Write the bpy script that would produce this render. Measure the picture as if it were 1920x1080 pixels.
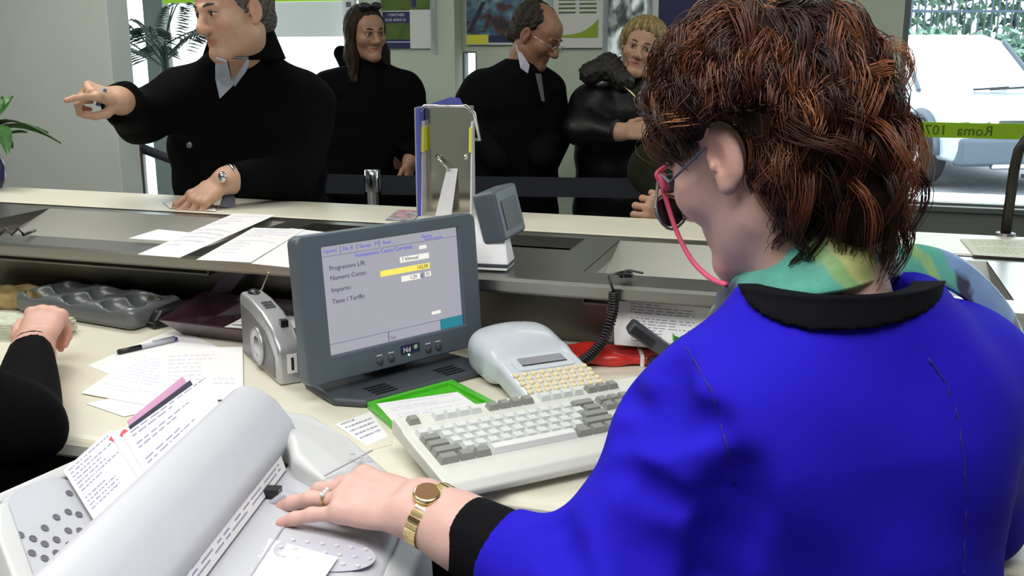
import bpy, bmesh, math, random
import numpy as np
from mathutils import Vector, Matrix, Euler
R = math.radians
random.seed(7); rng = np.random.default_rng(7)
sc = bpy.context.scene
for o in list(bpy.data.objects): bpy.data.objects.remove(o)
col = sc.collection

# ------------------------------------------------------------------ camera
CAMZ, PITCH, FPX = 1.47, R(13.3), 1900.0
cd = bpy.data.cameras.new('camera'); cam = bpy.data.objects.new('camera', cd); col.objects.link(cam)
cam.location = (0, 0, CAMZ); cam.rotation_euler = (math.pi/2 - PITCH, 0, 0)
cd.sensor_width = 36; cd.lens = 36*FPX/1920; cd.clip_start = .05; cd.clip_end = 200
sc.camera = cam
# ------------------------------------------------------------------ world and lights
w = bpy.data.worlds.new('overcast'); sc.world = w; w.use_nodes = True
bg = w.node_tree.nodes['Background']; bg.inputs[0].default_value = (.86, .94, 1, 1); bg.inputs[1].default_value = 2.6
def area(name, loc, sx, sy, power, color, rot=(0, 0, 0)):
    l = bpy.data.lights.new(name, 'AREA'); l.shape = 'RECTANGLE'; l.size = sx; l.size_y = sy; l.energy = power; l.color = color
    o = bpy.data.objects.new(name, l); col.objects.link(o); o.location = loc; o.rotation_euler = rot
    return o
area('ceiling_area_light', (-.1, .25, 2.72), 1.6, 1.2, 30, (1, .985, .96))  # added area light under the ceiling, standing in for bounced flash
area('ceiling_area_light', (-1.5, .9, 2.72), 1.2, .6, 9, (1, .985, .95))
area('ceiling_area_light', (-1.55, 2.9, 2.72), 1.5, .6, 17, (1, .97, .92), (0, 0, R(-17.5)))  # added lamp, set near the left wall to brighten it
area('ceiling_area_light', (.9, 3.3, 2.72), 1.2, .5, 4, (1, .97, .9), (0, 0, R(-17.5)))
vs = sc.view_settings; vs.view_transform = 'Standard'; vs.look = 'None'; vs.gamma = 1; vs.use_curve_mapping = False
vs.exposure = .85

# ------------------------------------------------------------------ frames
ANG = R(17.5)                      # the counter runs along u, customers stand at larger v
CA, SA = math.cos(ANG), math.sin(ANG)
def cw(u, v, z): return Vector((u*CA + v*SA, -u*SA + v*CA, z))
def at(px, py, Y=None, z=None, v=None):
    dx = (px-960)/FPX; t0 = (py-540)/FPX
    dy = math.cos(PITCH) - t0*math.sin(PITCH); dz = -math.sin(PITCH) - t0*math.cos(PITCH)
    if z is not None: t = (z-CAMZ)/dz
    elif Y is not None: t = Y/dy
    else: t = v/(dx*SA + dy*CA)
    return Vector((dx*t, dy*t, CAMZ+dz*t))

# ------------------------------------------------------------------ materials
MATS = {}
def mat(name, c, rough=.5, metal=0., spec=.5, noise=0., nscale=40., bump=0., bscale=200., emit=None, alpha=1., trans=0., attr=False, sss=0., coat=0., aniso=0., sheen=0.):
    if name in MATS: return MATS[name]
    m = bpy.data.materials.new(name); m.use_nodes = True; nt = m.node_tree; b = nt.nodes['Principled BSDF']
    b.inputs['Base Color'].default_value = (*c, 1); b.inputs['Roughness'].default_value = rough; b.inputs['Metallic'].default_value = metal
    b.inputs['Specular IOR Level'].default_value = spec; b.inputs['Coat Weight'].default_value = coat
    b.inputs['Anisotropic'].default_value = aniso; b.inputs['Sheen Weight'].default_value = sheen
    if trans: b.inputs['Transmission Weight'].default_value = trans
    if alpha < 1: b.inputs['Alpha'].default_value = alpha
    if sss:
        b.inputs['Subsurface Weight'].default_value = sss; b.inputs['Subsurface Radius'].default_value = (1, .35, .2); b.inputs['Subsurface Scale'].default_value = .006
    if emit: b.inputs['Emission Color'].default_value = (*emit[0], 1); b.inputs['Emission Strength'].default_value = emit[1]
    tc = nt.nodes.new('ShaderNodeTexCoord')
    src = None
    if attr:
        a = nt.nodes.new('ShaderNodeAttribute'); a.attribute_name = 'Col'; src = a.outputs['Color']
    if noise:
        n = nt.nodes.new('ShaderNodeTexNoise'); n.inputs['Scale'].default_value = nscale; n.inputs['Detail'].default_value = 5
        nt.links.new(tc.outputs['Object'], n.inputs['Vector'])
        mr = nt.nodes.new('ShaderNodeMapRange'); mr.inputs[1].default_value = .3; mr.inputs[2].default_value = .7
        mr.inputs[3].default_value = 1-noise; mr.inputs[4].default_value = 1+noise; nt.links.new(n.outputs['Fac'], mr.inputs[0])
        mx = nt.nodes.new('ShaderNodeVectorMath'); mx.operation = 'SCALE'
        if src: nt.links.new(src, mx.inputs[0])
        else: mx.inputs[0].default_value = c
        nt.links.new(mr.outputs[0], mx.inputs['Scale']); src = mx.outputs[0]
    if src: nt.links.new(src, b.inputs['Base Color'])
    if bump:
        n2 = nt.nodes.new('ShaderNodeTexNoise'); n2.inputs['Scale'].default_value = bscale; n2.inputs['Detail'].default_value = 4
        nt.links.new(tc.outputs['Object'], n2.inputs['Vector'])
        bp = nt.nodes.new('ShaderNodeBump'); bp.inputs['Strength'].default_value = bump; bp.inputs['Distance'].default_value = .002
        nt.links.new(n2.outputs['Fac'], bp.inputs['Height']); nt.links.new(bp.outputs[0], b.inputs['Normal'])
    MATS[name] = m; return m
def brushed(name, c, rough):
    m = mat(name, c, rough, 1.); nt = m.node_tree; b = nt.nodes['Principled BSDF']
    tc = nt.nodes.new('ShaderNodeTexCoord'); mp = nt.nodes.new('ShaderNodeMapping'); mp.inputs['Scale'].default_value = (6, 400, 400)
    n = nt.nodes.new('ShaderNodeTexNoise'); n.inputs['Scale'].default_value = 1; n.inputs['Detail'].default_value = 4
    nt.links.new(tc.outputs['Object'], mp.inputs[0]); nt.links.new(mp.outputs[0], n.inputs['Vector'])
    mr = nt.nodes.new('ShaderNodeMapRange'); mr.inputs[3].default_value = rough-.02; mr.inputs[4].default_value = rough+.04
    nt.links.new(n.outputs['Fac'], mr.inputs[0]); nt.links.new(mr.outputs[0], b.inputs['Roughness']); return m

M = dict(
 steel=brushed('brushed_steel', (.43, .43, .40), .3), steel_dark=brushed('darker_steel', (.27, .26, .24), .3), chrome=mat('chrome', (.75, .75, .76), .12, 1.),  # steel_dark: darker copy of the ledge steel for tray floors, sides and underside
 cream=mat('cream_laminate', (.74, .71, .58), .38, noise=.03, nscale=9), edge=mat('white_edging', (.82, .80, .72), .35),
 wall=mat('wall_paint', (.56, .62, .49), .8, noise=.03, nscale=3, bump=.15, bscale=300), wallw=mat('white_wall_paint', (.62, .67, .62), .8, noise=.03, nscale=2, bump=.15, bscale=300),
 floor=mat('floor_tile', (.16, .15, .14), .35, noise=.15, nscale=5), carpet=mat('dark_carpet', (.02, .02, .022), .9, noise=.2, nscale=300), ceil=mat('ceiling_paint', (.8, .8, .78), .9, noise=.02),
 paper=mat('white_paper', (.86, .86, .86), .7, noise=.012, nscale=20), ink=mat('grey_ink', (.30, .30, .42), .7), inkd=mat('dark_ink', (.04, .04, .07), .7), inkp=mat('pink_ink', (.62, .32, .50), .7), inkr=mat('red_ink', (.8, .1, .12), .6), inkv=mat('pale_violet_print', (.74, .70, .84), .7),
 mongrey=mat('slate_plastic', (.085, .108, .135), .42, noise=.03, bump=.1, bscale=900), mondark=mat('dark_slate_plastic', (.05, .06, .072), .45, noise=.04), black=mat('black_plastic', (.012, .012, .014), .32, noise=.1), blackm=mat('matt_black', (.006, .006, .007), .7, noise=.1),
 beige=mat('beige_plastic', (.66, .67, .62), .42, noise=.015, bump=.08, bscale=900), keyw=mat('white_key', (.66, .69, .67), .45, noise=.02), keyg=mat('grey_key', (.27, .28, .25), .45, noise=.03), spacebar=mat('space_key', (.74, .75, .74), .4),
 prn=mat('printer_plastic', (.49, .50, .54), .45, noise=.012, bump=.06, bscale=900), prn2=mat('printer_plastic_warm', (.56, .57, .57), .42, noise=.012, bump=.06, bscale=900), prnd=mat('printer_grey', (.40, .40, .46), .5),
 labw=mat('labeller_plastic', (.60, .65, .70), .3, noise=.02, coat=.2), yellowk=mat('cream_yellow_key', (.78, .68, .42), .5), lcd=mat('lcd_glass', (.30, .31, .34), .15),
 green=mat('green_plastic', (.075, .50, .02), .3, noise=.04, coat=.2), red=mat('red_wrapper', (.55, .025, .02), .3, noise=.15, nscale=60, bump=.6, bscale=60), maroon=mat('smoky_maroon_plastic', (.045, .018, .028), .2, noise=.1, coat=.3),
 silver=mat('silver_plastic', (.50, .51, .53), .3, .55), silverd=mat('dark_silver', (.18, .18, .19), .4, .5), coin=mat('coin_metal', (.62, .55, .36), .25, 1.), trayg=mat('grey_tray_plastic', (.115, .125, .13), .3, noise=.05, coat=.15),
 gold=mat('gold_metal', (.75, .60, .30), .22, 1.), dial=mat('bronze_dial', (.30, .17, .08), .35, .5), gem=mat('ring_stone', (.8, .8, .82), .08, .6),
 skin=mat('skin', (.6, .4, .3), .5, attr=True, sss=.25, noise=.04, nscale=60, bump=.12, bscale=350), hairm=mat('hair_strand', (.1, .04, .02), .4, attr=True, spec=.35), hairs=mat('hair_soft', (.1, .05, .03), .6, attr=True, spec=.15, noise=.3, nscale=90, bump=.6, bscale=160),
 blackcoat=mat('black_wool', (.0022, .0022, .0028), .9, spec=.08, noise=.2, nscale=500), greycoat=mat('charcoal_coat', (.0032, .0032, .004), .9, spec=.1, noise=.2, nscale=500), leather=mat('black_leather', (.003, .003, .0035), .42, spec=.3, noise=.2, bump=.5, bscale=120), fur=mat('dark_fur', (.012, .010, .008), .6, noise=.5, nscale=120, bump=1., bscale=150), olive=mat('olive_coat', (.010, .012, .005), .85, spec=.1, noise=.2),
 shirt=mat('pale_blue_shirt', (.42, .47, .58), .7, noise=.1, nscale=200), lilac=mat('lilac_shirt', (.46, .42, .52), .7, noise=.08), tie=mat('grey_tie', (.16, .16, .17), .6),
 blue=mat('blue_wool', (.015, .008, .46), .8, spec=.12, noise=.09, nscale=700, bump=.35, bscale=1400, sheen=.0), knit=mat('black_knit', (.0025, .0025, .004), .85, spec=.12, noise=.2, nscale=500), pink=mat('pink_cord', (.85, .12, .22), .5), brownacc=mat('purple_glaze', (.05, .03, .13), .25),
 leaf=mat('leaf_green', (.03, .11, .02), .4, noise=.35, nscale=30), leafd=mat('palm_green', (.012, .035, .022), .5, noise=.3, nscale=30), bluep=mat('blue_card', (.085, .10, .46), .45), navy=mat('navy_card', (.015, .015, .09), .5), yel=mat('yellow_card', (.78, .76, .06), .5), lime=mat('lime_card', (.28, .40, .02), .5), postergr=mat('poster_green', (.07, .12, .01), .5, noise=.4, nscale=12), acryl=mat('acrylic_edge', (.62, .68, .70), .15, alpha=.35), white=mat('white_gloss', (.82, .82, .84), .3), offw=mat('off_white', (.7, .7, .66), .5),
 limeglass=mat('lime_film', (.38, .66, .01), .5), belt=mat('navy_belt', (.010, .012, .022), .6), alu=mat('aluminium', (.55, .55, .56), .3, 1.), frame=mat('grey_window_frame', (.13, .14, .13), .5), asphalt=mat('asphalt', (.22, .23, .25), .9, noise=.2, nscale=10), pave=mat('pale_pavement', (.62, .66, .68), .85, noise=.05, nscale=6),
 carp=mat('silver_car_paint', (.55, .60, .66), .18, .4, coat=.6), cargl=mat('car_glass', (.48, .56, .62), .06, .2, spec=1.), tyre=mat('tyre_rubber', (.02, .02, .024), .8), carb=mat('dark_bumper', (.06, .08, .11), .5), foliage=mat('hedge_leaf', (.07, .16, .08), .6, noise=.5, nscale=4), fence=mat('fence_paint', (.05, .08, .12), .6),
)
def glass_pane():
    m = bpy.data.materials.new('window_glass'); m.use_nodes = True; nt = m.node_tree; nt.nodes.clear()
    o = nt.nodes.new('ShaderNodeOutputMaterial'); t = nt.nodes.new('ShaderNodeBsdfTransparent'); g = nt.nodes.new('ShaderNodeBsdfGlossy'); g.inputs['Roughness'].default_value = .02
    t.inputs[0].default_value = (.95, .98, .97, 1)
    mx = nt.nodes.new('ShaderNodeMixShader'); mx.inputs[0].default_value = .05
    nt.links.new(t.outputs[0], mx.inputs[1]); nt.links.new(g.outputs[0], mx.inputs[2]); nt.links.new(mx.outputs[0], o.inputs[0]); return m
M['glass'] = glass_pane()

# ------------------------------------------------------------------ mesh helpers
def link(name, me, m, parent=None, smooth=False):
    o = bpy.data.objects.new(name, me); col.objects.link(o)
    if m is not None: me.materials.append(m)
    if smooth: me.polygons.foreach_set('use_smooth', [True]*len(me.polygons))
    if parent is not None: o.parent = parent
    return o
class MB:
    def __init__(s): s.v = []; s.f = []
    def add(s, vs, fs):
        n = len(s.v); s.v += [tuple(v) for v in vs]; s.f += [tuple(i+n for i in f) for f in fs]; return s
    def box(s, x0, x1, y0, y1, z0, z1, T=None):
        vs = [Vector((x, y, z)) for x in (x0, x1) for y in (y0, y1) for z in (z0, z1)]
        if T is not None: vs = [T @ v for v in vs]
        return s.add(vs, [(0, 1, 3, 2), (4, 6, 7, 5), (0, 4, 5, 1), (2, 3, 7, 6), (0, 2, 6, 4), (1, 5, 7, 3)])
    def prism(s, poly, axis, a0, a1, T=None):
        """poly in the two other axes (in xyz order), extruded along axis"""
        def pt(p, a): return Vector({'x': (a, p[0], p[1]), 'y': (p[0], a, p[1]), 'z': (p[0], p[1], a)}[axis])
        n = len(poly); vs = [pt(p, a0) for p in poly] + [pt(p, a1) for p in poly]
        if T is not None: vs = [T @ v for v in vs]
        return s.add(vs, [tuple(range(n)), tuple(range(2*n-1, n-1, -1))] + [(i, i+n, (i+1) % n+n, (i+1) % n) for i in range(n)])
    def tube(s, pts, r, n=8, cap=True):
        pts = [Vector(p) for p in pts]; rs = r if isinstance(r, (list, tuple)) else [r]*len(pts)
        vs = []; fs = []; up = None
        for i, p in enumerate(pts):
            d = (pts[min(i+1, len(pts)-1)] - pts[max(i-1, 0)]).normalized()
            if up is None: up = d.orthogonal().normalized()
            up = (up - d*up.dot(d)); up = up.normalized() if up.length > 1e-6 else d.orthogonal().normalized()
            b = d.cross(up)
            for k in range(n):
                a = 2*math.pi*k/n; vs.append(p + (up*math.cos(a) + b*math.sin(a))*rs[i])
        for i in range(len(pts)-1):
            for k in range(n): fs.append((i*n+k, i*n+(k+1) % n, (i+1)*n+(k+1) % n, (i+1)*n+k))
        if cap: fs += [tuple(range(n-1, -1, -1)), tuple((len(pts)-1)*n+k for k in range(n))]
        return s.add(vs, fs)
    def lathe(s, prof, n=24, T=None):
        vs = []; fs = []
        for r, z in prof:
            for k in range(n):
                a = 2*math.pi*k/n; vs.append(Vector((r*math.cos(a), r*math.sin(a), z)))
        for i in range(len(prof)-1):
            for k in range(n): fs.append((i*n+k, i*n+(k+1) % n, (i+1)*n+(k+1) % n, (i+1)*n+k))
        if T is not None: vs = [T @ v for v in vs]
        fs += [tuple(range(n-1, -1, -1)), tuple((len(prof)-1)*n+k for k in range(n))]
        return s.add(vs, fs)
    def ell(s, c, r, n=16, m=10, T=None):
        vs = []; fs = []
        for i in range(m+1):
            ph = math.pi*i/m
            for k in range(n):
                a = 2*math.pi*k/n; vs.append(Vector((r[0]*math.sin(ph)*math.cos(a), r[1]*math.sin(ph)*math.sin(a), r[2]*math.cos(ph))))
        vs = [(T @ v if T is not None else v) + Vector(c) for v in vs]
        for i in range(m):
            for k in range(n): fs.append((i*n+k, (i+1)*n+k, (i+1)*n+(k+1) % n, i*n+(k+1) % n))
        return s.add(vs, fs)
    def grid(s, P):
        n, m = len(P), len(P[0])
        return s.add([p for r in P for p in r], [(i*m+j, (i+1)*m+j, (i+1)*m+j+1, i*m+j+1) for i in range(n-1) for j in range(m-1)])
    def mesh(s, name):
        me = bpy.data.meshes.new(name); me.from_pydata(s.v, [], s.f); me.update()
        bm = bmesh.new(); bm.from_mesh(me); bmesh.ops.recalc_face_normals(bm, faces=bm.faces); bm.to_mesh(me); bm.free(); return me
    def build(s, name, m, parent=None, smooth=False, bevel=0, seg=2, solid=0, sub=0):
        o = link(name, s.mesh(name), m, parent, smooth)
        if solid: md = o.modifiers.new('solid', 'SOLIDIFY'); md.thickness = solid; md.offset = 0
        if bevel:
            md = o.modifiers.new('bevel', 'BEVEL'); md.width = bevel; md.segments = seg; md.limit_method = 'ANGLE'; md.angle_limit = R(35)
            o.data.polygons.foreach_set('use_smooth', [True]*len(o.data.polygons)); wn = o.modifiers.new('wn', 'WEIGHTED_NORMAL'); wn.keep_sharp = False
        if sub: md = o.modifiers.new('sub', 'SUBSURF'); md.levels = sub; md.render_levels = sub
        return o
def tag(o, label=None, cat=None, group=None, kind=None):
    if label: o['label'] = label
    if cat: o['category'] = cat
    if group: o['group'] = group
    if kind: o['kind'] = kind
    return o
def thing(name, label, cat, loc=(0, 0, 0), rz=0., group=None):
    o = bpy.data.objects.new(name, None); col.objects.link(o); o.empty_display_size = .05
    o.location = loc; o.rotation_euler = (0, 0, rz); return tag(o, label, cat, group)
def struct(o): return tag(o, kind='structure')
def rrect(w, h, r, n=5, cx=0, cy=0):
    pts = []
    for sx, sy, a0 in ((1, 1, 0), (-1, 1, 90), (-1, -1, 180), (1, -1, 270)):
        for i in range(n+1):
            a = R(a0+90*i/n); pts.append((cx+sx*(w/2-r)+r*math.cos(a), cy+sy*(h/2-r)+r*math.sin(a)))
    return pts
def text(name, s, size, m, parent, loc, rot=(0, 0, 0), align='LEFT', ext=.0002, mirror=False, sx=1):
    c = bpy.data.curves.new(name, 'FONT'); c.body = s; c.size = size; c.align_x = align; c.extrude = ext; c.resolution_u = 2
    t = bpy.data.objects.new(name, c); col.objects.link(t); bpy.context.view_layer.update()
    me = bpy.data.meshes.new_from_object(t.evaluated_get(bpy.context.evaluated_depsgraph_get())); bpy.data.objects.remove(t); bpy.data.curves.remove(c)
    me.materials.clear(); o = link(name, me, m, parent); o.location = loc; o.rotation_euler = rot; o.scale = (-sx if mirror else sx, 1, 1); return o
def frame(o, x, y):
    """matrix with origin o, x axis x, y axis made square to it"""
    x = Vector(x).normalized(); y = Vector(y); y = (y - x*y.dot(x)).normalized(); z = x.cross(y)
    return Matrix(((x.x, y.x, z.x, o[0]), (x.y, y.y, z.y, o[1]), (x.z, y.z, z.z, o[2]), (0, 0, 0, 1)))

# ------------------------------------------------------------------ smooth solids: blended shapes meshed into one skin
class Field:
    def __init__(s): s.p = []
    def _a(s, fn, lo, hi, k, op):
        s.p.append((fn, np.array(lo, float), np.array(hi, float), k, op)); return s
    def cone(s, a, b, ra, rb, k=.02, op='+'):
        a = np.array(a, float); b = np.array(b, float); ba = b-a; L2 = max(ba @ ba, 1e-12)
        def fn(X, Y, Z):
            h = np.clip(((X-a[0])*ba[0]+(Y-a[1])*ba[1]+(Z-a[2])*ba[2])/L2, 0, 1)
            return np.sqrt((X-a[0]-h*ba[0])**2+(Y-a[1]-h*ba[1])**2+(Z-a[2]-h*ba[2])**2)-(ra+(rb-ra)*h)
        r = max(ra, rb); return s._a(fn, np.minimum(a, b)-r, np.maximum(a, b)+r, k, op)
    def ell(s, c, r, k=.02, rot=None, op='+'):
        c = np.array(c, float); r = np.array(r, float); Q = np.array(rot if rot is not None else np.eye(3), float)[:3, :3]
        def fn(X, Y, Z):
            dx, dy, dz = X-c[0], Y-c[1], Z-c[2]
            q = [Q[0, i]*dx+Q[1, i]*dy+Q[2, i]*dz for i in range(3)]
            k0 = np.sqrt(sum((q[i]/r[i])**2 for i in range(3))); k1 = np.sqrt(sum((q[i]/r[i]**2)**2 for i in range(3)))+1e-9
            return k0*(k0-1)/k1
        e = np.sqrt((Q**2) @ (r**2)); return s._a(fn, c-e, c+e, k, op)
    def loft(s, prof, ang, k=.03, op='+'):
        """prof rows (z, cx, cy, a, b): stacked ellipses, a across, b front to back, turned by ang"""
        P = np.array(sorted(prof), float); ca, sa = math.cos(ang), math.sin(ang)
        def fn(X, Y, Z):
            zz = np.clip(Z, P[0, 0], P[-1, 0]); cx, cy, a, b = [np.interp(zz, P[:, 0], P[:, i]) for i in (1, 2, 3, 4)]
            dx, dy = X-cx, Y-cy; q = np.sqrt(((dx*ca+dy*sa)/a)**2+((-dx*sa+dy*ca)/b)**2)
            d = (q-1)*np.minimum(a, b)*.85; return np.maximum(d, np.maximum(Z-P[-1, 0], P[0, 0]-Z))
        m = P[:, 3].max(); m = max(m, P[:, 4].max())
        return s._a(fn, (P[:, 1].min()-m, P[:, 2].min()-m, P[0, 0]), (P[:, 1].max()+m, P[:, 2].max()+m, P[-1, 0]), k, op)
    def cuff(s, p, d, r, L=.16, k=.004):
        """flat sleeve end: removes a short cylinder that starts at p and runs along d"""
        p = np.array(p, float); d = np.array(d, float); d = d/np.linalg.norm(d)
        def fn(X, Y, Z):
            x, y, z = X-p[0], Y-p[1], Z-p[2]; h = x*d[0]+y*d[1]+z*d[2]; q = np.sqrt(np.maximum(x*x+y*y+z*z-h*h, 0)); return np.maximum(q-r, np.maximum(-h, h-L))
        a = np.minimum(p, p+d*L)-r; b = np.maximum(p, p+d*L)+r; return s._a(fn, a, b, k, '-')
    def half(s, pt, n, k=.004):
        """cut away everything on the side n points to"""
        pt = np.array(pt, float); n = np.array(n, float); n = n/np.linalg.norm(n)
        def fn(X, Y, Z): return -((X-pt[0])*n[0]+(Y-pt[1])*n[1]+(Z-pt[2])*n[2])
        return s._a(fn, (-1e3,)*3, (1e3,)*3, k, '-')
    def warp(s, fn, lo, hi): return s._a(fn, lo, hi, 0, '~')
    def clip_to(s, other, off=0.):
        return s._a(lambda X, Y, Z: other.ev(X, Y, Z)-off, (-1e3,)*3, (1e3,)*3, 0, '&')
    @staticmethod
    def comb(F, d, k, op):
        if op == '~': return F+d
        if op == '&': return np.maximum(F, d)
        if op == '+':
            if k <= 0: return np.minimum(F, d)
            h = np.maximum(k-np.abs(F-d), 0)/k; return np.minimum(F, d)-h*h*k*.25
        d = -d
        if k <= 0: return np.maximum(F, d)
        h = np.maximum(k-np.abs(F-d), 0)/k; return np.maximum(F, d)+h*h*k*.25
    def ev(s, X, Y, Z):
        F = np.full(np.broadcast(X, Y, Z).shape, 1.0)
        for fn, lo, hi, k, op in s.p: F = s.comb(F, fn(X, Y, Z), k, op)
        return F
    def grid(s, lo, hi, h):
        lo = np.array(lo, float); n = np.ceil((np.array(hi)-lo)/h).astype(int)+1
        ax = [lo[i]+h*np.arange(n[i]) for i in range(3)]
        F = np.full(n, 1.0, np.float32)
        for fn, l, g, k, op in s.p:
            m = k+3*h; i0 = [int(np.clip(np.floor((l[i]-m-lo[i])/h), 0, n[i])) for i in range(3)]; i1 = [int(np.clip(np.ceil((g[i]+m-lo[i])/h)+1, 0, n[i])) for i in range(3)]
            if any(i1[i] <= i0[i] for i in range(3)): continue
            sl = tuple(slice(i0[i], i1[i]) for i in range(3))
            X, Y, Z = np.ix_(*[ax[i][i0[i]:i1[i]] for i in range(3)])
            F[sl] = s.comb(F[sl], fn(X, Y, Z), k, op)
        return F, lo
    def mesh(s, lo, hi, h):
        F, lo = s.grid(lo, hi, h); F[0] = F[-1] = 1; F[:, 0] = F[:, -1] = 1; F[:, :, 0] = F[:, :, -1] = 1
        return nets(F, lo, h)
    def cast(s, px, py, t0=.4, t1=6., n=1500):
        o = np.array((0, 0, CAMZ)); d = np.array(at(px, py, Y=1.0))-o; d /= np.linalg.norm(d)
        t = np.linspace(t0, t1, n); P = o+d*t[:, None]; F = s.ev(P[:, 0], P[:, 1], P[:, 2]); i = np.argmax(F < 0)
        return Vector(P[i]) if F[i] < 0 else None
def nets(F, lo, h):
    S = F < 0; n = S.shape
    act = np.zeros([k-1 for k in n], bool); cnt = np.zeros(act.shape, np.int8)
    C8 = [(i, j, k) for i in (0, 1) for j in (0, 1) for k in (0, 1)]
    for c in C8: cnt += S[tuple(slice(c[i], n[i]-1+c[i]) for i in range(3))]
    act = (cnt > 0) & (cnt < 8); I = np.argwhere(act); idx = np.full(act.shape, -1, np.int64); idx[act] = np.arange(len(I))
    V = np.array([F[I[:, 0]+c[0], I[:, 1]+c[1], I[:, 2]+c[2]] for c in C8])
    pos = np.zeros((len(I), 3)); num = np.zeros(len(I))
    for a in range(8):
        for ax in range(3):
            if C8[a][ax] == 0:
                c2 = list(C8[a]); c2[ax] = 1; b = C8.index(tuple(c2)); A, B = V[a], V[b]; cr = (A < 0) != (B < 0)
                t = np.where(cr, A/np.where(cr, A-B, 1), 0); p = np.array(C8[a], float)[None, :]+0*pos; p[:, ax] = t
                pos += np.where(cr[:, None], p, 0); num += cr
    verts = lo+h*(I+pos/num[:, None]); faces = []
    for ax in range(3):
        b, c = (ax+1) % 3, (ax+2) % 3
        s0 = [slice(None)]*3; s1 = [slice(None)]*3; s0[ax] = slice(0, n[ax]-1); s1[ax] = slice(1, n[ax])
        ch = S[tuple(s0)] != S[tuple(s1)]; E = np.argwhere(ch)
        E = E[(E[:, b] > 0) & (E[:, c] > 0) & (E[:, b] < n[b]-1) & (E[:, c] < n[c]-1)]
        if not len(E): continue
        def g(db, dc):
            J = E.copy(); J[:, b] += db; J[:, c] += dc; return idx[J[:, 0], J[:, 1], J[:, 2]]
        q = np.stack([g(-1, -1), g(0, -1), g(0, 0), g(-1, 0)], 1); inside = S[E[:, 0], E[:, 1], E[:, 2]]
        q[~inside] = q[~inside][:, ::-1]; faces.append(q)
    return verts, np.concatenate(faces) if faces else np.zeros((0, 4), int)
def np_mesh(name, verts, faces, m, parent=None, cols=None, smooth=True):
    me = bpy.data.meshes.new(name); nv, nf = len(verts), len(faces); k = faces.shape[1]
    me.vertices.add(nv); me.vertices.foreach_set('co', np.asarray(verts, np.float32).ravel())
    me.loops.add(nf*k); me.loops.foreach_set('vertex_index', faces.astype(np.int32).ravel())
    me.polygons.add(nf); me.polygons.foreach_set('loop_start', np.arange(0, nf*k, k, dtype=np.int32))
    me.update(calc_edges=True); me.validate()
    if cols is not None:
        a = me.color_attributes.new('Col', 'FLOAT_COLOR', 'POINT'); c4 = np.ones((nv, 4), np.float32); c4[:, :3] = cols; a.data.foreach_set('color', c4.ravel())
    o = link(name, me, m, parent)
    if smooth: me.polygons.foreach_set('use_smooth', np.ones(len(me.polygons), bool))
    return o
def join(chunks):
    vs, fs, n = [], [], 0
    for v, f in chunks: vs.append(v); fs.append(f+n); n += len(v)
    return np.concatenate(vs), np.concatenate(fs)
def relax(v, f, it=2):
    for _ in range(it):
        acc = np.zeros_like(v); num = np.zeros(len(v))
        for a, b in ((0, 1), (1, 2), (2, 3), (3, 0)):
            np.add.at(acc, f[:, a], v[f[:, b]]); np.add.at(acc, f[:, b], v[f[:, a]]); np.add.at(num, f[:, a], 1); np.add.at(num, f[:, b], 1)
        v = v*.5+.5*acc/np.maximum(num, 1)[:, None]
    return v
# ================================================================== SETTING (built in counter axes u, v)
def S(name, mb, m, **k):
    o = mb.build(name, m, **k); o.rotation_euler = (0, 0, -ANG); return struct(o)
S('floor', MB().box(-7, 4, 2.45, 5.06, -.1, 0), M['floor'])
S('floor', MB().box(-7, 4, -2.6, 2.45, -.1, .12), M['carpet'])
S('ceiling', MB().box(-7, 4, -2.6, 5.06, 2.75, 2.85), M['ceil'])
S('wall_rear', MB().box(-7, 4, -2.7, -2.6, 0, 2.75), M['wallw'])
S('wall_right', MB().box(4, 4.1, -2.6, 5.06, 0, 2.75), M['wallw'])
S('wall_far_left', MB().box(-7.1, -7, -2.6, 5.06, 0, 2.75), M['wallw'])
wl = MB().box(-7, -2.955, 3.70, 3.84, 0, 2.75); S('wall_left', wl, M['wallw'], bevel=.004)
# back wall: piers, low wall under the right window, heads over the openings
wb = MB()
wb.box(-2.36, -1.84, 4.88, 5.06, 0, 2.75)
wb.box(-1.765, -1.105, 5.0, 5.06, 0, 2.75); wb.box(-1.84, -1.765, 5.0, 5.06, 1.455, 2.75); wb.box(-1.84, -1.765, 5.0, 5.06, 0, .5)
wb.box(-.875, .262, 5.0, 5.06, 0, 2.75); wb.box(-1.105, -.875, 5.0, 5.06, 0, .9); wb.box(-1.105, -.875, 5.0, 5.06, 2.5, 2.75)
wb.box(-7, -2.36, 5.0, 5.06, 2.5, 2.75); wb.box(-7, -2.36, 5.0, 5.06, 0, .32); wb.box(.262, 4, 5.0, 5.06, 2.5, 2.75)
S('wall_back', wb, M['wall'])
S('wall_under_window', MB().box(.262, 4, 4.97, 5.08, 0, .755), mat('grey_green_sill_wall', (.17, .18, .155), .6, noise=.05, nscale=4))
def window(n, u0, u1, z0, z1, v, mull=(), fw=.035, pane=None):
    f = MB()
    f.box(u0, u0+fw, v-.03, v+.03, z0, z1).box(u1-fw, u1, v-.03, v+.03, z0, z1).box(u0+fw, u1-fw, v-.03, v+.03, z0, z0+fw).box(u0+fw, u1-fw, v-.03, v+.03, z1-fw, z1)
    for a, b in mull: f.box(a, b, v-.03, v+.03, z0+fw, z1-fw)
    o = S('window_%d' % n, f, M['frame'])
    ed = [u0+fw] + [x for ab in mull for x in ab] + [u1-fw]
    for i in range(0, len(ed), 2): MB().box(ed[i], ed[i+1], v-.004, v+.004, z0+fw, z1-fw).build('pane', pane or M['glass'], o)
    return o
w1 = window(1, -7, -2.36, .32, 2.5, 5.03, [(-3.75, -3.62)])
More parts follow.
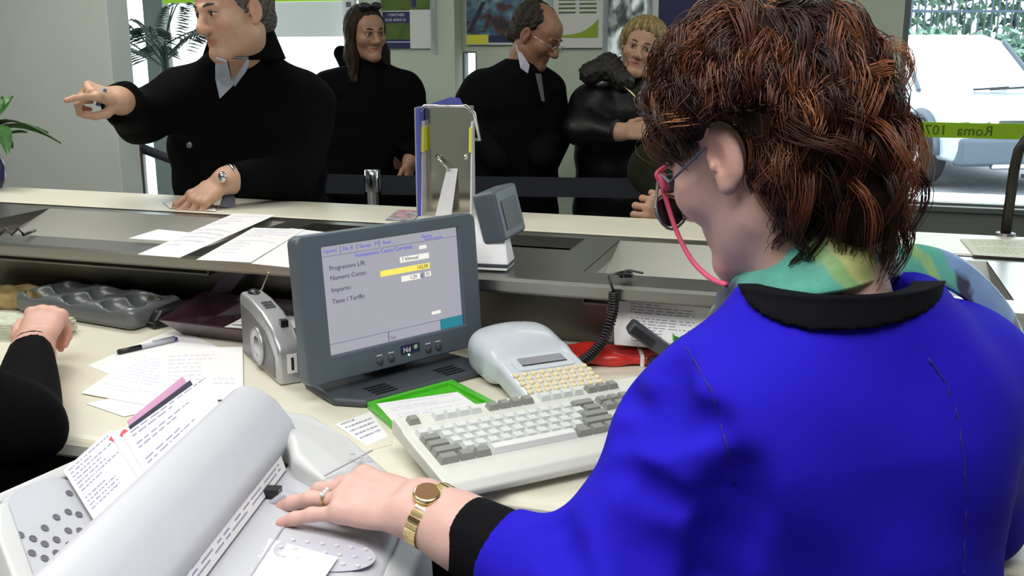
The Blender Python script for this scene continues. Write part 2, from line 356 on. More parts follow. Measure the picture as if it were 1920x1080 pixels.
w2 = window(2, .262, 4, .755, 2.5, 5.03, [(2.3, 2.36)], fw=.026)
w3 = window(3, -1.84, -1.765, .5, 1.455, 5.03, fw=.008)
fm = bpy.data.materials.new('frosted_bark_film'); fm.use_nodes = True; nt = fm.node_tree; nt.nodes.clear()
o_ = nt.nodes.new('ShaderNodeOutputMaterial'); tr = nt.nodes.new('ShaderNodeBsdfTranslucent'); df = nt.nodes.new('ShaderNodeBsdfDiffuse'); mx = nt.nodes.new('ShaderNodeMixShader'); mx.inputs[0].default_value = .3
tc = nt.nodes.new('ShaderNodeTexCoord'); wv = nt.nodes.new('ShaderNodeTexNoise'); wv.inputs['Scale'].default_value = 9; wv.inputs['Detail'].default_value = 6; wv.inputs['Distortion'].default_value = 2.2
mp = nt.nodes.new('ShaderNodeMapping'); mp.inputs['Scale'].default_value = (1.6, 1, .7); nt.links.new(tc.outputs['Object'], mp.inputs[0]); nt.links.new(mp.outputs[0], wv.inputs['Vector'])
rp = nt.nodes.new('ShaderNodeValToRGB'); rp.color_ramp.elements[0].position = .38; rp.color_ramp.elements[0].color = (.12, .13, .12, 1); rp.color_ramp.elements[1].position = .62; rp.color_ramp.elements[1].color = (.62, .63, .60, 1)
nt.links.new(wv.outputs['Fac'], rp.inputs[0]); nt.links.new(rp.outputs[0], tr.inputs[0]); nt.links.new(rp.outputs[0], df.inputs[0]); nt.links.new(tr.outputs[0], mx.inputs[1]); nt.links.new(df.outputs[0], mx.inputs[2]); nt.links.new(mx.outputs[0], o_.inputs[0])
w4 = window(4, -1.105, -.875, .9, 2.5, 5.03, fw=.012, pane=fm)
S('trim_1', MB().box(.262, 4, 4.95, 5.0, .745, .77), M['frame'], bevel=.003)

# outside
S('pavement', MB().box(-14, 16, 5.1, 11.6, -.12, -.02), M['pave']); S('street', MB().box(-30, 40, 11.6, 60, -.16, -.06), M['asphalt'])

# ---- film and sheets on the windows
def C(o): o.rotation_euler = (0, 0, -ANG); return o
o = C(MB().box(-3.6, -2.40, 4.975, 4.98, 1.712, 1.86).build('window_film', M['limeglass'])); tag(o, 'lime green film band across the bright window behind the pointing man', 'sign')
o = C(MB().box(-2.97, -2.45, 4.965, 4.97, 1.53, 1.711).build('window_sheet', M['paper'])); tag(o, 'plain white sheet hung on the bright window under the green band', 'sheet')
t = thing('window_sign', 'lime green strip on the right window with mirrored lettering', 'sign', cw(.36, 4.985, 1.078), -ANG)
MB().box(0, 1.6, -.003, 0, 0, .068).build('strip', M['limeglass'], t)
inkg = mat('dark_green_lettering', (.045, .13, .01), .6)
for wd_, x_ in (('Roma', .315), ('107', .125)): tag(text('lettering', wd_, .064, inkg, t, (x_, -.0045, .012), (math.pi/2, 0, 0), mirror=True), kind='stuff')
# light shelving upright beside the left window
t = thing('slotted_upright', 'white slotted metal upright at the window edge above the dark-haired woman', 'upright', cw(-2.40, 4.86, 0), -ANG)
MB().box(-.035, .035, -.012, .012, 0, 2.74).build('post', M['white'], t)
for i in range(9): MB().box(-.014, .014, -.0135, -.0125, 1.45+i*.045, 1.475+i*.045).build('slot', M['frame'], t)

# ---- posters in frames on the back wall
def framed(u0, u1, z0, z1, v, label, acr=True):
    t = thing('poster', label, 'poster', cw(u0, v, z0), -ANG); W, H = u1-u0, z1-z0
    MB().box(0, W, -.012, 0, 0, H).build('backing', M['offw'], t, bevel=.002)
    if acr:
        MB().box(-.022, 0, -.028, 0, -.02, H).build('frame_edge', M['acryl'], t); MB().box(W, W+.022, -.028, 0, -.02, H).build('frame_edge', M['acryl'], t)
    def q(name, a, b, c, d, m, off=.0005): return MB().box(a, b, -.0125-off, -.0121, c, d).build(name, m, t)
    return t, q, W, H
t, q, W, H = framed(-2.225, -1.955, 1.47, 2.1, 4.875, 'green and navy poster with a pale sheet beside the dark-haired woman')
q('green_field', 0, W, .185, H, M['postergr']); q('figure', .165, .19, .2, .4, M['navy'], .001); q('navy_field', .005, .155, .0, .18, M['navy'], .001); q('picture', .022, .155, .045, .125, M['postergr'], .0015)
q('rule', .022, .155, .03, .034, M['inkv'], .0015); q('pale_sheet', .155, W, 0, .188, M['offw'], .002)
for i, (a, b) in enumerate([(.035, .1), (.02, .145)]): tag(text('lettering', ['I PARTNER', 'DUE ANNI DI'][i], .019, M['inkv'], t, (a, -.0142, .158-i*.024), (math.pi/2, 0, 0)), kind='stuff')
t, q, W, H = framed(-1.815, -1.50, 1.487, 2.1, 4.99, 'blue picture poster with yellow and navy foot behind the man in glasses', False)
pm = bpy.data.materials.new('photo_print'); pm.use_nodes = True; nt = pm.node_tree; b = nt.nodes['Principled BSDF']; b.inputs['Roughness'].default_value = .4
tc = nt.nodes.new('ShaderNodeTexCoord'); n = nt.nodes.new('ShaderNodeTexNoise'); n.inputs['Scale'].default_value = 13; n.inputs['Detail'].default_value = 3; n.inputs['Distortion'].default_value = .6
rp = nt.nodes.new('ShaderNodeValToRGB'); cr = rp.color_ramp; cr.elements[0].position = .32; cr.elements[0].color = (.015, .02, .03, 1); cr.elements[1].position = .7; cr.elements[1].color = (.35, .40, .38, 1)
for p_, c_ in ((.42, (.09, .035, .03, 1)), (.5, (.05, .13, .22, 1)), (.58, (.12, .24, .30, 1))): e = cr.elements.new(p_); e.color = c_
nt.links.new(tc.outputs['Object'], n.inputs['Vector']); nt.links.new(n.outputs['Fac'], rp.inputs[0]); nt.links.new(rp.outputs[0], b.inputs['Base Color'])
q('picture', .005, W, .045, H, pm); q('yellow_foot', .005, .118, .005, .05, M['yel'], .001); q('navy_foot', .122, W, .012, .046, M['navy'], .001)
MB().prism([(.005, .06), (.03, .06), (.11, .21), (.085, .21)], 'y', -.0145, -.0126).build('dark_stripe', M['inkd'], t)
t, q, W, H = framed(-1.36, -1.105, 1.472, 2.1, 4.99, 'pale poster with green swoosh and green lines behind the blonde woman')
for i in range(5):
    for a in (.03, .135): q('green_line', a, a+.085, .165+i*.02, .173+i*.02, M['postergr'], .001)
sw = [(.02, .055)] + [(.02+.21*i/10, .062+.075*(i/10)**3.2) for i in range(11)] + [(.23, .05), (.02, .05)]
MB().prism(sw[1:], 'y', -.0145, -.0126).build('swoosh', M['lime'], t)
t, q, W, H = framed(-.868, -.60, 1.40, 2.1, 4.99, 'dark blue poster half hidden behind the reddish hair')
q('blue_field', .03, W-.02, .02, H, M['navy'])

# ---- car, second car, fence, hedge outside the right window
def car(loc, rz, label, body=M['carp']):
    t = thing('parked_car', label, 'car', loc, rz)            # faces local -y, width along x
    lo = [(-2.2, .32), (-2.28, .5), (-2.22, .72), (-2.1, .86), (-1.05, 1.04), (-.35, 1.06), (1.9, 1.06), (2.2, .98), (2.25, .5), (2.15, .3)]
    MB().prism(lo, 'x', -.88, .88).build('body', body, t, bevel=.07, seg=4)
    cab = [(-1.02, 1.02), (-.2, 1.62), (.2, 1.70), (1.6, 1.68), (2.1, 1.02)]
    b = MB(); n = 5
    vs = [Vector((-.80, y, z)) for y, z in cab] + [Vector((.80, y, z)) for y, z in cab]
    for i in (1, 2, 3): vs[i].x = -.66; vs[i+n].x = .66
    b.add(vs, [tuple(range(n)), tuple(range(2*n-1, n-1, -1))] + [(i, i+n, (i+1) % n+n, (i+1) % n) for i in range(n)]); b.build('cabin', body, t, bevel=.05, seg=3)
    sc_ = MB().add([(-.71, -.965, 1.07), (.71, -.965, 1.07), (.6, -.235, 1.605), (-.6, -.235, 1.605), (-.71, -.955, 1.04), (.71, -.955, 1.04), (.6, -.2, 1.58), (-.6, -.2, 1.58)], [(0, 1, 2, 3), (7, 6, 5, 4), (0, 4, 5, 1), (1, 5, 6, 2), (2, 6, 7, 3), (3, 7, 4, 0)])
    sc_.build('windscreen', M['cargl'], t)
    for s in (-1, 1):
        MB().add([(s*.805, -.78, 1.1), (s*.805, .55, 1.1), (s*.69, .5, 1.56), (s*.69, -.2, 1.56)], [(0, 1, 2, 3)]).build('side_window', M['cargl'], t, solid=.01)
        MB().tube([(s*.75, -1.0, 1.05), (s*.66, -.22, 1.61)], .028, 6).build('pillar_trim', M['carb'], t)
        MB().ell((s*.95, -.72, 1.1), (.1, .06, .08)).build('mirror', M['carb'], t, smooth=True)
        MB().tube([(s*.1, -1.03, 1.06), (s*.1+.45, -.98, 1.085)], .012, 5).build('wiper', M['tyre'], t)
        MB().ell((s*.66, -2.14, .76), (.2, .1, .085)).build('headlight', M['chrome'], t, smooth=True)
        MB().ell((s*.6, -2.27, .46), (.07, .04, .06)).build('fog_lamp', M['white'], t, smooth=True)
        for y in (-1.42, 1.4):
            wt = MB().lathe([(.2, -.12), (.36, -.11), (.385, -.06), (.385, .06), (.36, .11), (.2, .12)], 28, Matrix.Translation((s*.84, y, .385)) @ Matrix.Rotation(math.pi/2, 4, 'Y')).build('wheel', M['tyre'], t, smooth=True)
            MB().lathe([(.24, -.01), (.24, .01)], 24, Matrix.Translation((s*.945, y, .385)) @ Matrix.Rotation(math.pi/2, 4, 'Y')).build('hub', M['carb'], wt)
            for k in range(5):
                a = R(72*k+18); MB().tube([(s*.965, y, .385), (s*.965, y+.22*math.cos(a), .385+.22*math.sin(a))], .032, 5).build('spoke', M['alu'], wt)
            MB().lathe([(.24, -.02), (.265, -.02), (.265, .02), (.24, .02)], 24, Matrix.Translation((s*.955, y, .385)) @ Matrix.Rotation(math.pi/2, 4, 'Y')).build('rim', M['alu'], wt, smooth=True)
            MB().tube([(s*.885, y+.44*math.cos(R(a)), .385+.44*math.sin(R(a))) for a in range(0, 181, 15)], .05, 6).build('wheel_arch', M['carb'], t, smooth=True)
    MB().box(-.86, .86, -2.31, -2.1, .3, .60).build('bumper', M['carb'], t, bevel=.05, seg=3)
    MB().box(-.5, .5, -2.33, -2.25, .27, .33).build('skid_plate', M['alu'], t, bevel=.02)
    MB().box(-.4, .4, -2.27, -2.16, .66, .78).build('grille', M['tyre'], t, bevel=.02)
    return t
car((5.45, 13.15, -.06), R(4), 'silver off-road car facing the right window')
car((7.6, 19.0, -.06), R(10), 'pale parked car behind the silver off-road car')
t = thing('railing_fence', 'dark upright bar fence beyond the parked cars', 'fence', (0, 25.0, 0), 0)
f = MB()
for i in range(150): x = 1.5+i*.16; f.box(x, x+.035, -.02, .02, -.1, 2.7)
b_ = f.build('bar', M['fence'], t); tag(b_, kind='stuff')
for z in (.3, 2.3): MB().box(1.5, 25.4, -.03, .03, z, z+.06).build('rail', M['fence'], t)
def hedge(x0, x1, y, z0, z1, n, label, seed, m):
    rs = np.random.default_rng(seed); t = thing('hedge', label, 'hedge', ((x0+x1)/2, y, -.06))
    W = (x1-x0)/2; vs = []; fs = []
    p = rs.uniform(-1, 1, (n, 3)); p[:, 0] *= W; p[:, 1] *= .7; p[:, 2] = z0+(p[:, 2]+1)/2*(z1-z0)*(1-.25*rs.random(n)*np.abs(np.sin(p[:, 0]*1.7)))
    for i in range(n):
        a, b = rs.normal(size=3), rs.normal(size=3); a /= np.linalg.norm(a); b -= a*(a @ b); b /= np.linalg.norm(b); s = rs.uniform(.08, .2)
        k = len(vs); vs += [p[i]-a*s, p[i]+b*s*.5, p[i]+a*s, p[i]-b*s*.5]; fs.append((k, k+1, k+2, k+3))
    tag(MB().add(vs, fs).build('foliage', m, t), kind='stuff')
    for k in range(5): x = -W+W*2*(k+.5)/5; MB().tube([(x, 0, 0), (x+.1, 0, z1*.6)], [.07, .03], 6).build('stem', M['tyre'], t)
hedge(2, 17, 26.2, 0, 4.6, 7000, 'tall green hedge behind the bar fence', 3, M['foliage'])
hedge(17, 30, 26.3, 0, 4.5, 5000, 'tall green hedge at the far right beyond the bar fence', 14, M['foliage'])
hedge(7.5, 12, 24.0, 0, 2.0, 1500, 'lower pale green shrub in front of the bar fence', 5, mat('shrub_leaf', (.15, .26, .20), .6, noise=.4, nscale=5))

# ================================================================== COUNTER, LEDGE, DESK
Z1, ZD = 1.03, .87
t = thing('customer_counter', 'long cream customer counter top above the steel ledge', 'counter', (0, 0, 0), -ANG)
MB().box(-4.6, 3.4, 2.385, 2.655, 1.0, Z1).build('top', M['cream'], t, bevel=.006)
MB().box(-4.6, 3.4, 2.45, 2.56, 0, .999).build('front_panel', mat('counter_panel', (.10, .10, .11), .5), t)
MB().box(-4.6, 3.4, 2.378, 2.3845, .99, Z1-.002).build('edge_strip', M['steel_dark'], t)
led = thing('steel_ledge', 'brushed steel ledge with sunken trays between desk and counter', 'ledge', (0, 0, 0), -ANG)
RL, RR, IN = (-2.12, -1.36), (-.467, .33), (-1.28, -.55)
zt = Z1-.004
MB().prism([(1.868, 1.0), (1.868, zt-.006), (1.874, zt), (1.972, zt), (1.972, 1.0)], 'x', -4.6, 3.4).build('front_lip', M['steel'], led)
MB().box(-4.6, 3.4, 2.335, 2.376, 1.0, zt).build('back_strip', M['steel'], led)
def plate(a, b, v0=1.972, v1=2.335): MB().box(a, b, v0, v1, 1.0, zt).build('plate', M['steel'], led)
plate(-4.6, RL[0]); plate(RL[1], IN[0]-.0); plate(IN[0], IN[1], 1.972, 2.185); plate(IN[1], RR[0]); plate(RR[1], 1.1); plate(1.9, 3.4)
for a, b in (RL, RR, (1.1, 1.9)):
    MB().box(a, b, 1.972, 2.10, .958, .962).build('tray_floor', M['steel_dark'], led)
    MB().add([(a, 2.10, .962), (b, 2.10, .962), (b, 2.335, zt), (a, 2.335, zt), (a, 2.10, .955), (b, 2.10, .955), (b, 2.335, zt-.007), (a, 2.335, zt-.007)], [(0, 1, 2, 3), (7, 6, 5, 4), (0, 4, 5, 1), (1, 5, 6, 2), (2, 6, 7, 3), (3, 7, 4, 0)]).build('tray_slope', mat('bright_slope_steel', (.55, .55, .50), .42, 1.), led)  # lighter steel colour paints in the wall and ceiling mirrored in the slope
    for x in (a-.002, b-.0): MB().prism([(1.972, .96), (2.10, .96), (2.335, zt), (1.972, zt)], 'x', x, x+.002).build('tray_side', M['steel_dark'], led)
a, b = IN
MB().box(a, b, 2.185, 2.335, .985, .989).build('scoop_floor', mat('dark_scoop_steel', (.10, .10, .10), .3, 1.), led)
for x in (a, b-.003): MB().box(x, x+.003, 2.185, 2.335, .985, zt).build('scoop_side', M['steel_dark'], led)
MB().box(-4.6, 3.4, 1.995, 2.005, ZD, 1.0).build('upstand', brushed('dark_upstand_steel', (.15, .145, .13), .33), led)  # base colour darkened to hold the dark reflections of this panel
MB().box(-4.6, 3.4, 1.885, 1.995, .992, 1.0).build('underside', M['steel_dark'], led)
desk = thing('clerk_desk', 'cream laminate clerk worktop with rounded white front edge', 'desk', (0, 0, 0), -ANG)
pf = [(1.993, ZD), (1.993, ZD-.04)] + [(1.245+.02*math.cos(R(a)), ZD-.02+.02*math.sin(R(a))) for a in range(270, 90, -15)] + [(1.245, ZD)]
MB().prism(pf, 'x', -4.0, 2.2).build('worktop', M['cream'], desk)
MB().box(-4.0, 2.2, 1.2235, 1.2255, ZD-.028, ZD-.010).build('edge_strip', M['edge'], desk)
for x in (-2.6, -.2, 1.7): MB().box(x, x+.04, 1.35, 1.99, .12, ZD-.04).build('side_panel', M['blackm'], desk)
MB().box(-4.0, 2.2, 1.94, 1.96, .2, ZD-.04).build('modesty_panel', M['blackm'], desk)
# angled steel strip between tray and ledge
t = thing('steel_chute', 'slanted pale steel strip under the ledge behind the radio', 'bracket', (0, 0, 0))
A_, B_ = at(455, 490, v=1.90), at(400, 566, v=1.96)
MB().add([A_+Vector((-.02, 0, 0)), A_+Vector((.025, 0, 0)), B_+Vector((.022, 0, 0)), B_+Vector((-.022, 0, 0))], [(0, 1, 2, 3)]).build('strip', mat('violet_steel', (.42, .40, .48), .35, .9), t, solid=.003)
# ================================================================== THINGS ON THE DESK
def dirz(a): return Vector((math.cos(a), math.sin(a), 0))
# ---- paper helper: a slightly curved sheet with rows of print
def sheet(name, label, cat, p, W, H, rz, rows=None, curl=.0, cols=(.08, .92), seed=0, ink='ink', tilt=None, m=None, group=None, top=.1, bottom=.9, th=.0006):
    t = thing(name, label, cat, p, rz, group)
    if tilt: t.rotation_euler = (*tilt, rz)
    def zf(x, y): return curl*((x/W-.5)**2*2+(y/H-.5)**2)
    P = [[(W*i/8, H*j/8, zf(W*i/8, H*j/8)) for j in range(9)] for i in range(9)]
    MB().grid(P).build('page', m or M['paper'], t, solid=th)
    if rows:
        rs = random.Random(seed); b = MB()
        for r in range(rows):
            y = H*(1-top)-(bottom-top)*H*r/rows; x = W*cols[0]
            if rs.random() < .16: continue
            end = W*(cols[0]+(cols[1]-cols[0])*rs.choice((1, 1, .75, .5, .35)))
            while x < end:
                l = min(rs.uniform(.02, .09)*W, end-x); h = H*(bottom-top)/rows*.34; z = th*.5+.0002
                b.add([(x, y, zf(x, y)+z), (x+l, y, zf(x+l, y)+z), (x+l, y+h, zf(x+l, y+h)+z), (x, y+h, zf(x, y+h)+z)], [(0, 1, 2, 3)]); x += l+W*rs.uniform(.008, .03)
        if b.v: tag(b.build('print', M[ink], t), kind='stuff')
    return t
def quad_sheet(name, label, cat, pts, rows=0, seed=0, ink='ink', m=None, group=None, z=None, th=.0006, cols=(.1, .9), top=.1, bottom=.9, sag=.0):
    """sheet from 4 corners (near-left, near-right, far-right, far-left)"""
    a, b, c, d = [Vector(p) for p in pts]; o = a.copy(); t = thing(name, label, cat, o, 0, group); nrm = (b-a).cross(d-a).normalized()
    if nrm.dot(Vector((0, 0, CAMZ))-a) < 0: nrm = -nrm
    def P(s, q, up=0.): return (a*(1-s)*(1-q)+b*s*(1-q)+c*s*q+d*(1-s)*q)-o+nrm*(up+sag*math.sin(math.pi*s)*math.sin(math.pi*q))
    MB().grid([[P(i/6, j/6) for j in range(7)] for i in range(7)]).build('page', m or M['paper'], t, solid=th)
    rs = random.Random(seed); mb = MB()
    for r in range(rows):
        q = 1-top-(bottom-top)*r/rows; x = cols[0]; end = cols[0]+(cols[1]-cols[0])*rs.choice((1, 1, .7, .5))
        if rs.random() < .15: continue
        while x < end:
            l = min(rs.uniform(.02, .1), end-x); h = (bottom-top)/rows*.33; u = th*.5+.0002
            mb.add([P(x, q, u), P(x+l, q, u), P(x+l, q+h, u), P(x, q+h, u)], [(0, 1, 2, 3)]); x += l+rs.uniform(.01, .035)
    if mb.v: tag(mb.build('print', M[ink], t), kind='stuff')
    return t
def D(px, py, h=0.): return at(px, py, z=ZD+h)
def L(px, py, h=0.): return at(px, py, z=Z1+h)

# ---- monitor
ma = R(42.7); Wm, Hm = .395, .259; ax = dirz(ma); mo = Vector((-.346, 1.643, ZD))+ax*Wm/2
mon = thing('flat_monitor', 'slate grey flat monitor showing a form with a yellow field', 'monitor', (mo.x, mo.y, ZD), ma)
tilt = Matrix.Translation((0, 0, .035)) @ Matrix.Rotation(R(-5.1), 4, 'X')
def mbx(x0, x1, y0, y1, z0, z1): return MB().box(x0, x1, y0, y1, z0, z1, tilt)
pl = rrect(Wm, Hm, .014, 4, 0, Hm/2); ip = rrect(Wm*.765, Hm*.735, .002, 4, .004, Hm*.545)
bz = MB(); n = len(pl)
V_ = [tilt @ Vector((x, 0, z)) for x, z in pl]+[tilt @ Vector((x, 0, z)) for x, z in ip]+[tilt @ Vector((x, .012, z)) for x, z in ip]+[tilt @ Vector((x, .03, z)) for x, z in pl]
bz.add(V_, [(i, (i+1) % n, n+(i+1) % n, n+i) for i in range(n)]+[(n+i, n+(i+1) % n, 2*n+(i+1) % n, 2*n+i) for i in range(n)]+[(i, 3*n+i, 3*n+(i+1) % n, (i+1) % n) for i in range(n)]+[tuple(range(3*n, 4*n))])
bez = bz.build('bezel', M['mongrey'], mon, bevel=.004, seg=2)
MB().prism(rrect(Wm*.93, Hm*.9, .03, 4, 0, Hm*.5), 'y', .03, .05, tilt).build('rear_shell', M['mondark'], mon, bevel=.008)
ws, hs = Wm*.765, Hm*.735
Ts = tilt @ Matrix.Translation((.004-ws/2, .0095, Hm*.545-hs/2))
def scr(name, x0, x1, y0, y1, m, off=0., par=None):
    b = MB().box(x0*ws, x1*ws, -off-.0008, -off, y0*hs, y1*hs, Ts); return b.build(name, m, par or mon)
def em(name, c, s=1.): return mat(name, (.02, .02, .02), .3, emit=(c, s), spec=.3)
lit = em('lit_screen', (.36, .36, .41), .58); screen = scr('screen', 0, 1, 0, 1, lit)
scr('field', .40, .77, .635, .69, em('lit_yellow', (.72, .62, .10), .75), .0008, screen); wf = em('lit_white', (.66, .66, .60), .75)
for a in ((.55, .77, .735, .79), (.55, .69, .55, .605), (.73, .775, .56, .605), (.70, .755, .835, .87), (.76, .83, .17, .2)): scr('field', *a, wf, .0008, screen)
scr('field', .82, 1, 0, .105, em('lit_teal', (.01, .13, .17), .9), .0008, screen)
dk = em('lit_line', (.12, .11, .25), .5)
for a in ((0, 1, .905, .909), (0, .82, .098, .102), (.42, .425, 0, .1), (.135, .137, .92, .985), (.25, .252, .92, .985), (.41, .412, .92, .985)): scr('rule', *a, dk, .0008, screen)
tk = em('lit_text', (.03, .03, .06), .6); tb = em('lit_blue_text', (.05, .05, .42), .9)
er = tilt.to_euler(); 
def stx(s, x, y, size, m):
    p = Ts @ Vector((x*ws, -.0024, y*hs)); o = text('text', s, size, m, screen, p, (math.pi/2+er.x, 0, 0)); return o
for s, y in (('Progressivo L/R:', .775), ('Numero Conto:', .685), ('Importo:', .575), ('Tasse / Tariffe:', .47)): stx(s, .05, y, .0115, tk)
stx('Versamento Conto Corrente', .23, .858, .0105, tb)
for s, x in (('Opzioni', .02), ('File  B', .15), ('Stampe', .265), ('PT', .375), ('Aiuto', .43), ('Utente', .72)): stx(s, x, .94, .0085, tb)
stx('Posta 001 Sportello', .74, .915, .0055, tb); stx('7 43mnual', .56, .75, .009, tk); stx('162,00', .67, .648, .0095, tk); stx('1,29', .61, .563, .0095, tk); stx('01', .735, .57, .009, tk); stx('€', .695, .555, .011, tk); stx('Inv', .435, .02, .0095, dk)
# bezel badge, lamp and buttons
def bzl(x, z): return tilt @ Vector((x*Wm, -.001, z*Hm))
b = MB().prism(rrect(.042, .016, .001, 2), 'y', -.0018, .0005, tilt @ Matrix.Translation((.05*Wm, 0, .105*Hm))).build('badge', mat('badge_navy', (.01, .012, .06), .3), mon)
text('badge_letters', 'Nd', .013, M['white'], b, tilt @ Vector((.05*Wm-.017, -.0024, .105*Hm-.005)), (math.pi/2+er.x, 0, 0)); MB().ell(tilt @ Vector((.05*Wm+.012, -.002, .105*Hm+.001)), (.0045, .001, .0045)).build('badge_dot', mat('pale_green_dot', (.35, .6, .3), .4), b)
MB().ell(bzl(.04, .062), (.0017, .0012, .0017)).build('power_lamp', mat('green_lamp', (.1, .8, .3), .3, emit=((.2, 1, .4), 3.)), mon)
for x in (-.125, -.06, .155, .215):
    k = MB().lathe([(.0065, -.001), (.0065, .003), (.005, .0042), (0.0001, .0046)], 14, tilt @ Matrix.Translation((x*Wm, 0, .068*Hm)) @ Matrix.Rotation(math.pi/2, 4, 'X')).build('button', M['mondark'], mon, smooth=True)
    MB().box(-.006, .006, -.0008, -.0001, .0, .0018, tilt @ Matrix.Translation((x*Wm, 0, .068*Hm+.0095))).build('legend', M['offw'], k)
# foot
ft = [(-.13, -.068), (.13, -.072), (.165, -.03), (.15, .10), (-.15, .10), (-.165, -.02)]
MB().prism([(x, y) for x, y in ft], 'z', 0, .016).build('foot', M['mondark'], mon, bevel=.008, seg=3)
MB().prism([(-.05, .052), (.05, .052), (.06, .1), (-.06, .1)], 'z', .014, .14).build('neck', M['mondark'], mon, bevel=.01)
for sx in (-.10, .055):
    for i in range(4): MB().box(sx, sx+.045, -.06+i*.012, -.055+i*.012, .016, .0175).build('vent_slot', M['black'], mon)

# ---- keyboard
kb0 = at(733, 812, z=ZD+.036); ka = R(27.5)
kb = thing('computer_keyboard', 'pale beige computer keyboard with white and grey keys', 'keyboard', (kb0.x, kb0.y, ZD), ka)
KW, KD = .49, .212; tl = Matrix.Translation((0, -KD, .012)) @ Matrix.Rotation(R(6.5), 4, 'X') @ Matrix.Translation((0, KD, 0))
MB().prism([(-KD, 0), (-KD, .010), (-KD+.012, .020), (-.048, .022), (-.04, .026), (-.006, .028), (0, .020), (0, 0)], 'x', 0, KW, tl).build('case', M['beige'], kb, bevel=.003, seg=3)
for x in (.03, KW-.05): MB().box(x, x+.02, -.02, -.012, 0, .03).build('riser_foot', M['keyg'], kb)
def keymesh(w, d, h=.0095):
    b = MB(); a = (w-.0018)/2; c = (d-.0018)/2; i = .0028; z = 0
    b.add([(-a, -c, 0), (a, -c, 0), (a, c, 0), (-a, c, 0), (-a+i, -c+i*.7, h), (a-i, -c+i*.7, h), (a-i, c-i*1.2, h), (-a+i, c-i*1.2, h)], [(3, 2, 1, 0), (4, 5, 6, 7), (0, 1, 5, 4), (1, 2, 6, 5), (2, 3, 7, 6), (3, 0, 4, 7)]); return b.mesh('key')
KM = {}
u_ = .0202
def key(x, y, wu=1., m='keyw', z=.021, du=1.):
    k = (wu, m, du)
    if k not in KM: KM[k] = keymesh(u_*wu, u_*du); KM[k].materials.append(M[m])
    o = bpy.data.objects.new('key', KM[k]); col.objects.link(o); o.parent = kb
    o.matrix_local = tl @ Matrix.Translation((x+u_*wu/2, y, z))
x0 = .014; yf = -.026
key(x0, yf, 1, 'keyg', .026)
for i in range(4): key(x0+u_*(2+i), yf, 1, 'keyw', .026); key(x0+u_*(6.5+i), yf, 1, 'keyg', .026); key(x0+u_*(11+i), yf, 1, 'keyw', .026)
for i in range(3): key(x0+u_*(15.3+i), yf, 1, 'keyg', .026)
y = yf-u_*1.75
rows = [[('keyw', 1)]*13+[('keyg', 2)], [('keyg', 1.5)]+[('keyw', 1)]*12+[('keyg', 1.5)], [('keyg', 1.75)]+[('keyw', 1)]*11+[('keyg', 2.25)], [('keyg', 2.25)]+[('keyw', 1)]*10+[('keyg', 2.75)], [('keyg', 1.5), ('keyg', 1.25), ('keyg', 1.25), ('spacebar', 7), ('keyg', 1.25), ('keyg', 1.25), ('keyg', 1.5)]]
for r in rows:
    x = x0
    for m_, w_ in r: key(x, y, w_, m_); x += u_*w_
    y -= u_
for r in range(2):
    for i in range(3): key(x0+u_*(15.3+i), yf-u_*(1.75+r), 1, 'keyg')
for x_, r in ((16.3, 3), (15.3, 4), (16.3, 4), (17.3, 4)): key(x0+u_*x_, yf-u_*(1.75+r), 1, 'keyg')
for r in range(5):
    for i in range(4): key(x0+u_*(18.7+i), yf-u_*(1.75+r), 1, 'keyw' if i < 3 and r else 'keyg')

# ---- handheld labeller with yellow keys
lf0 = D(984, 774); la = R(25); Wl = .158
lb = thing('label_maker', 'pale grey label maker with cream keys beside the monitor', 'label maker', (lf0.x, lf0.y, ZD), la)
f = Field()
# body: wedge from low front to domed rear, local coordinates, length 0.27
for s in (0, 1): pass
f.loft([(.0, Wl/2, .13, Wl/2+.0, .15)], 0)
f = Field()
def rbox(f, c, h, r, k, rot=None):
    c = np.array(c); h = np.array(h)-r; Q = np.array(rot.to_3x3()) if rot is not None else np.eye(3)
    def fn(X, Y, Z):
        dx, dy, dz = X-c[0], Y-c[1], Z-c[2]; q = [np.abs(Q[0, i]*dx+Q[1, i]*dy+Q[2, i]*dz)-h[i] for i in range(3)]
        return np.sqrt(sum(np.maximum(a, 0)**2 for a in q))+np.minimum(np.maximum(q[0], np.maximum(q[1], q[2])), 0)-r
    e = np.abs(Q) @ (h+r); return f._a(fn, c-e, c+e, k, '+')
rbox(f, (Wl/2, .07, .026), (Wl/2, .085, .022), .012, .03, Matrix.Rotation(R(12), 4, 'X'))
rbox(f, (Wl/2-.010, .188, .043), (Wl/2+.0, .058, .042), .032, .03)
f.ell((Wl/2-.010, .193, .064), (Wl/2-.004, .050, .034), .03)
v_, f_ = f.mesh((-.04, -.05, -.01), (Wl+.04, .30, .13), .003); v_[:, 2] = np.maximum(v_[:, 2], 0); np_mesh('body', v_, f_, M['labw'], lb)
Tl = Matrix.Translation((Wl/2, .07, .026)) @ Matrix.Rotation(R(12), 4, 'X') @ Matrix.Translation((-Wl/2, -.07, .0215))
w_ = MB().prism(rrect(Wl*.72, .05, .008, 4, Wl*.5, .098), 'z', 0, .0035, Tl).build('display_surround', M['labw'], lb, bevel=.0015)
MB().prism(rrect(Wl*.56, .024, .003, 3, Wl*.5, .102), 'z', .0032, .0042, Tl).build('display', M['lcd'], lb); MB().box(Wl*.22, Wl*.78, .086, .089, .0034, .0046, Tl).build('slot', M['black'], lb)
kmz = MB().lathe([(.0062, 0), (.0058, .003), (.004, .0042)], 10).mesh('key'); kmz.materials.append(M['yellowk'])
for r in range(5):
    for c in range(9):
        o = bpy.data.objects.new('key', kmz); col.objects.link(o); o.parent = lb; o.matrix_local = Tl @ Matrix.Translation((.012+c*(Wl-.024)/8+(r % 2)*.003-.0015, .062-r*.0145, .0008))
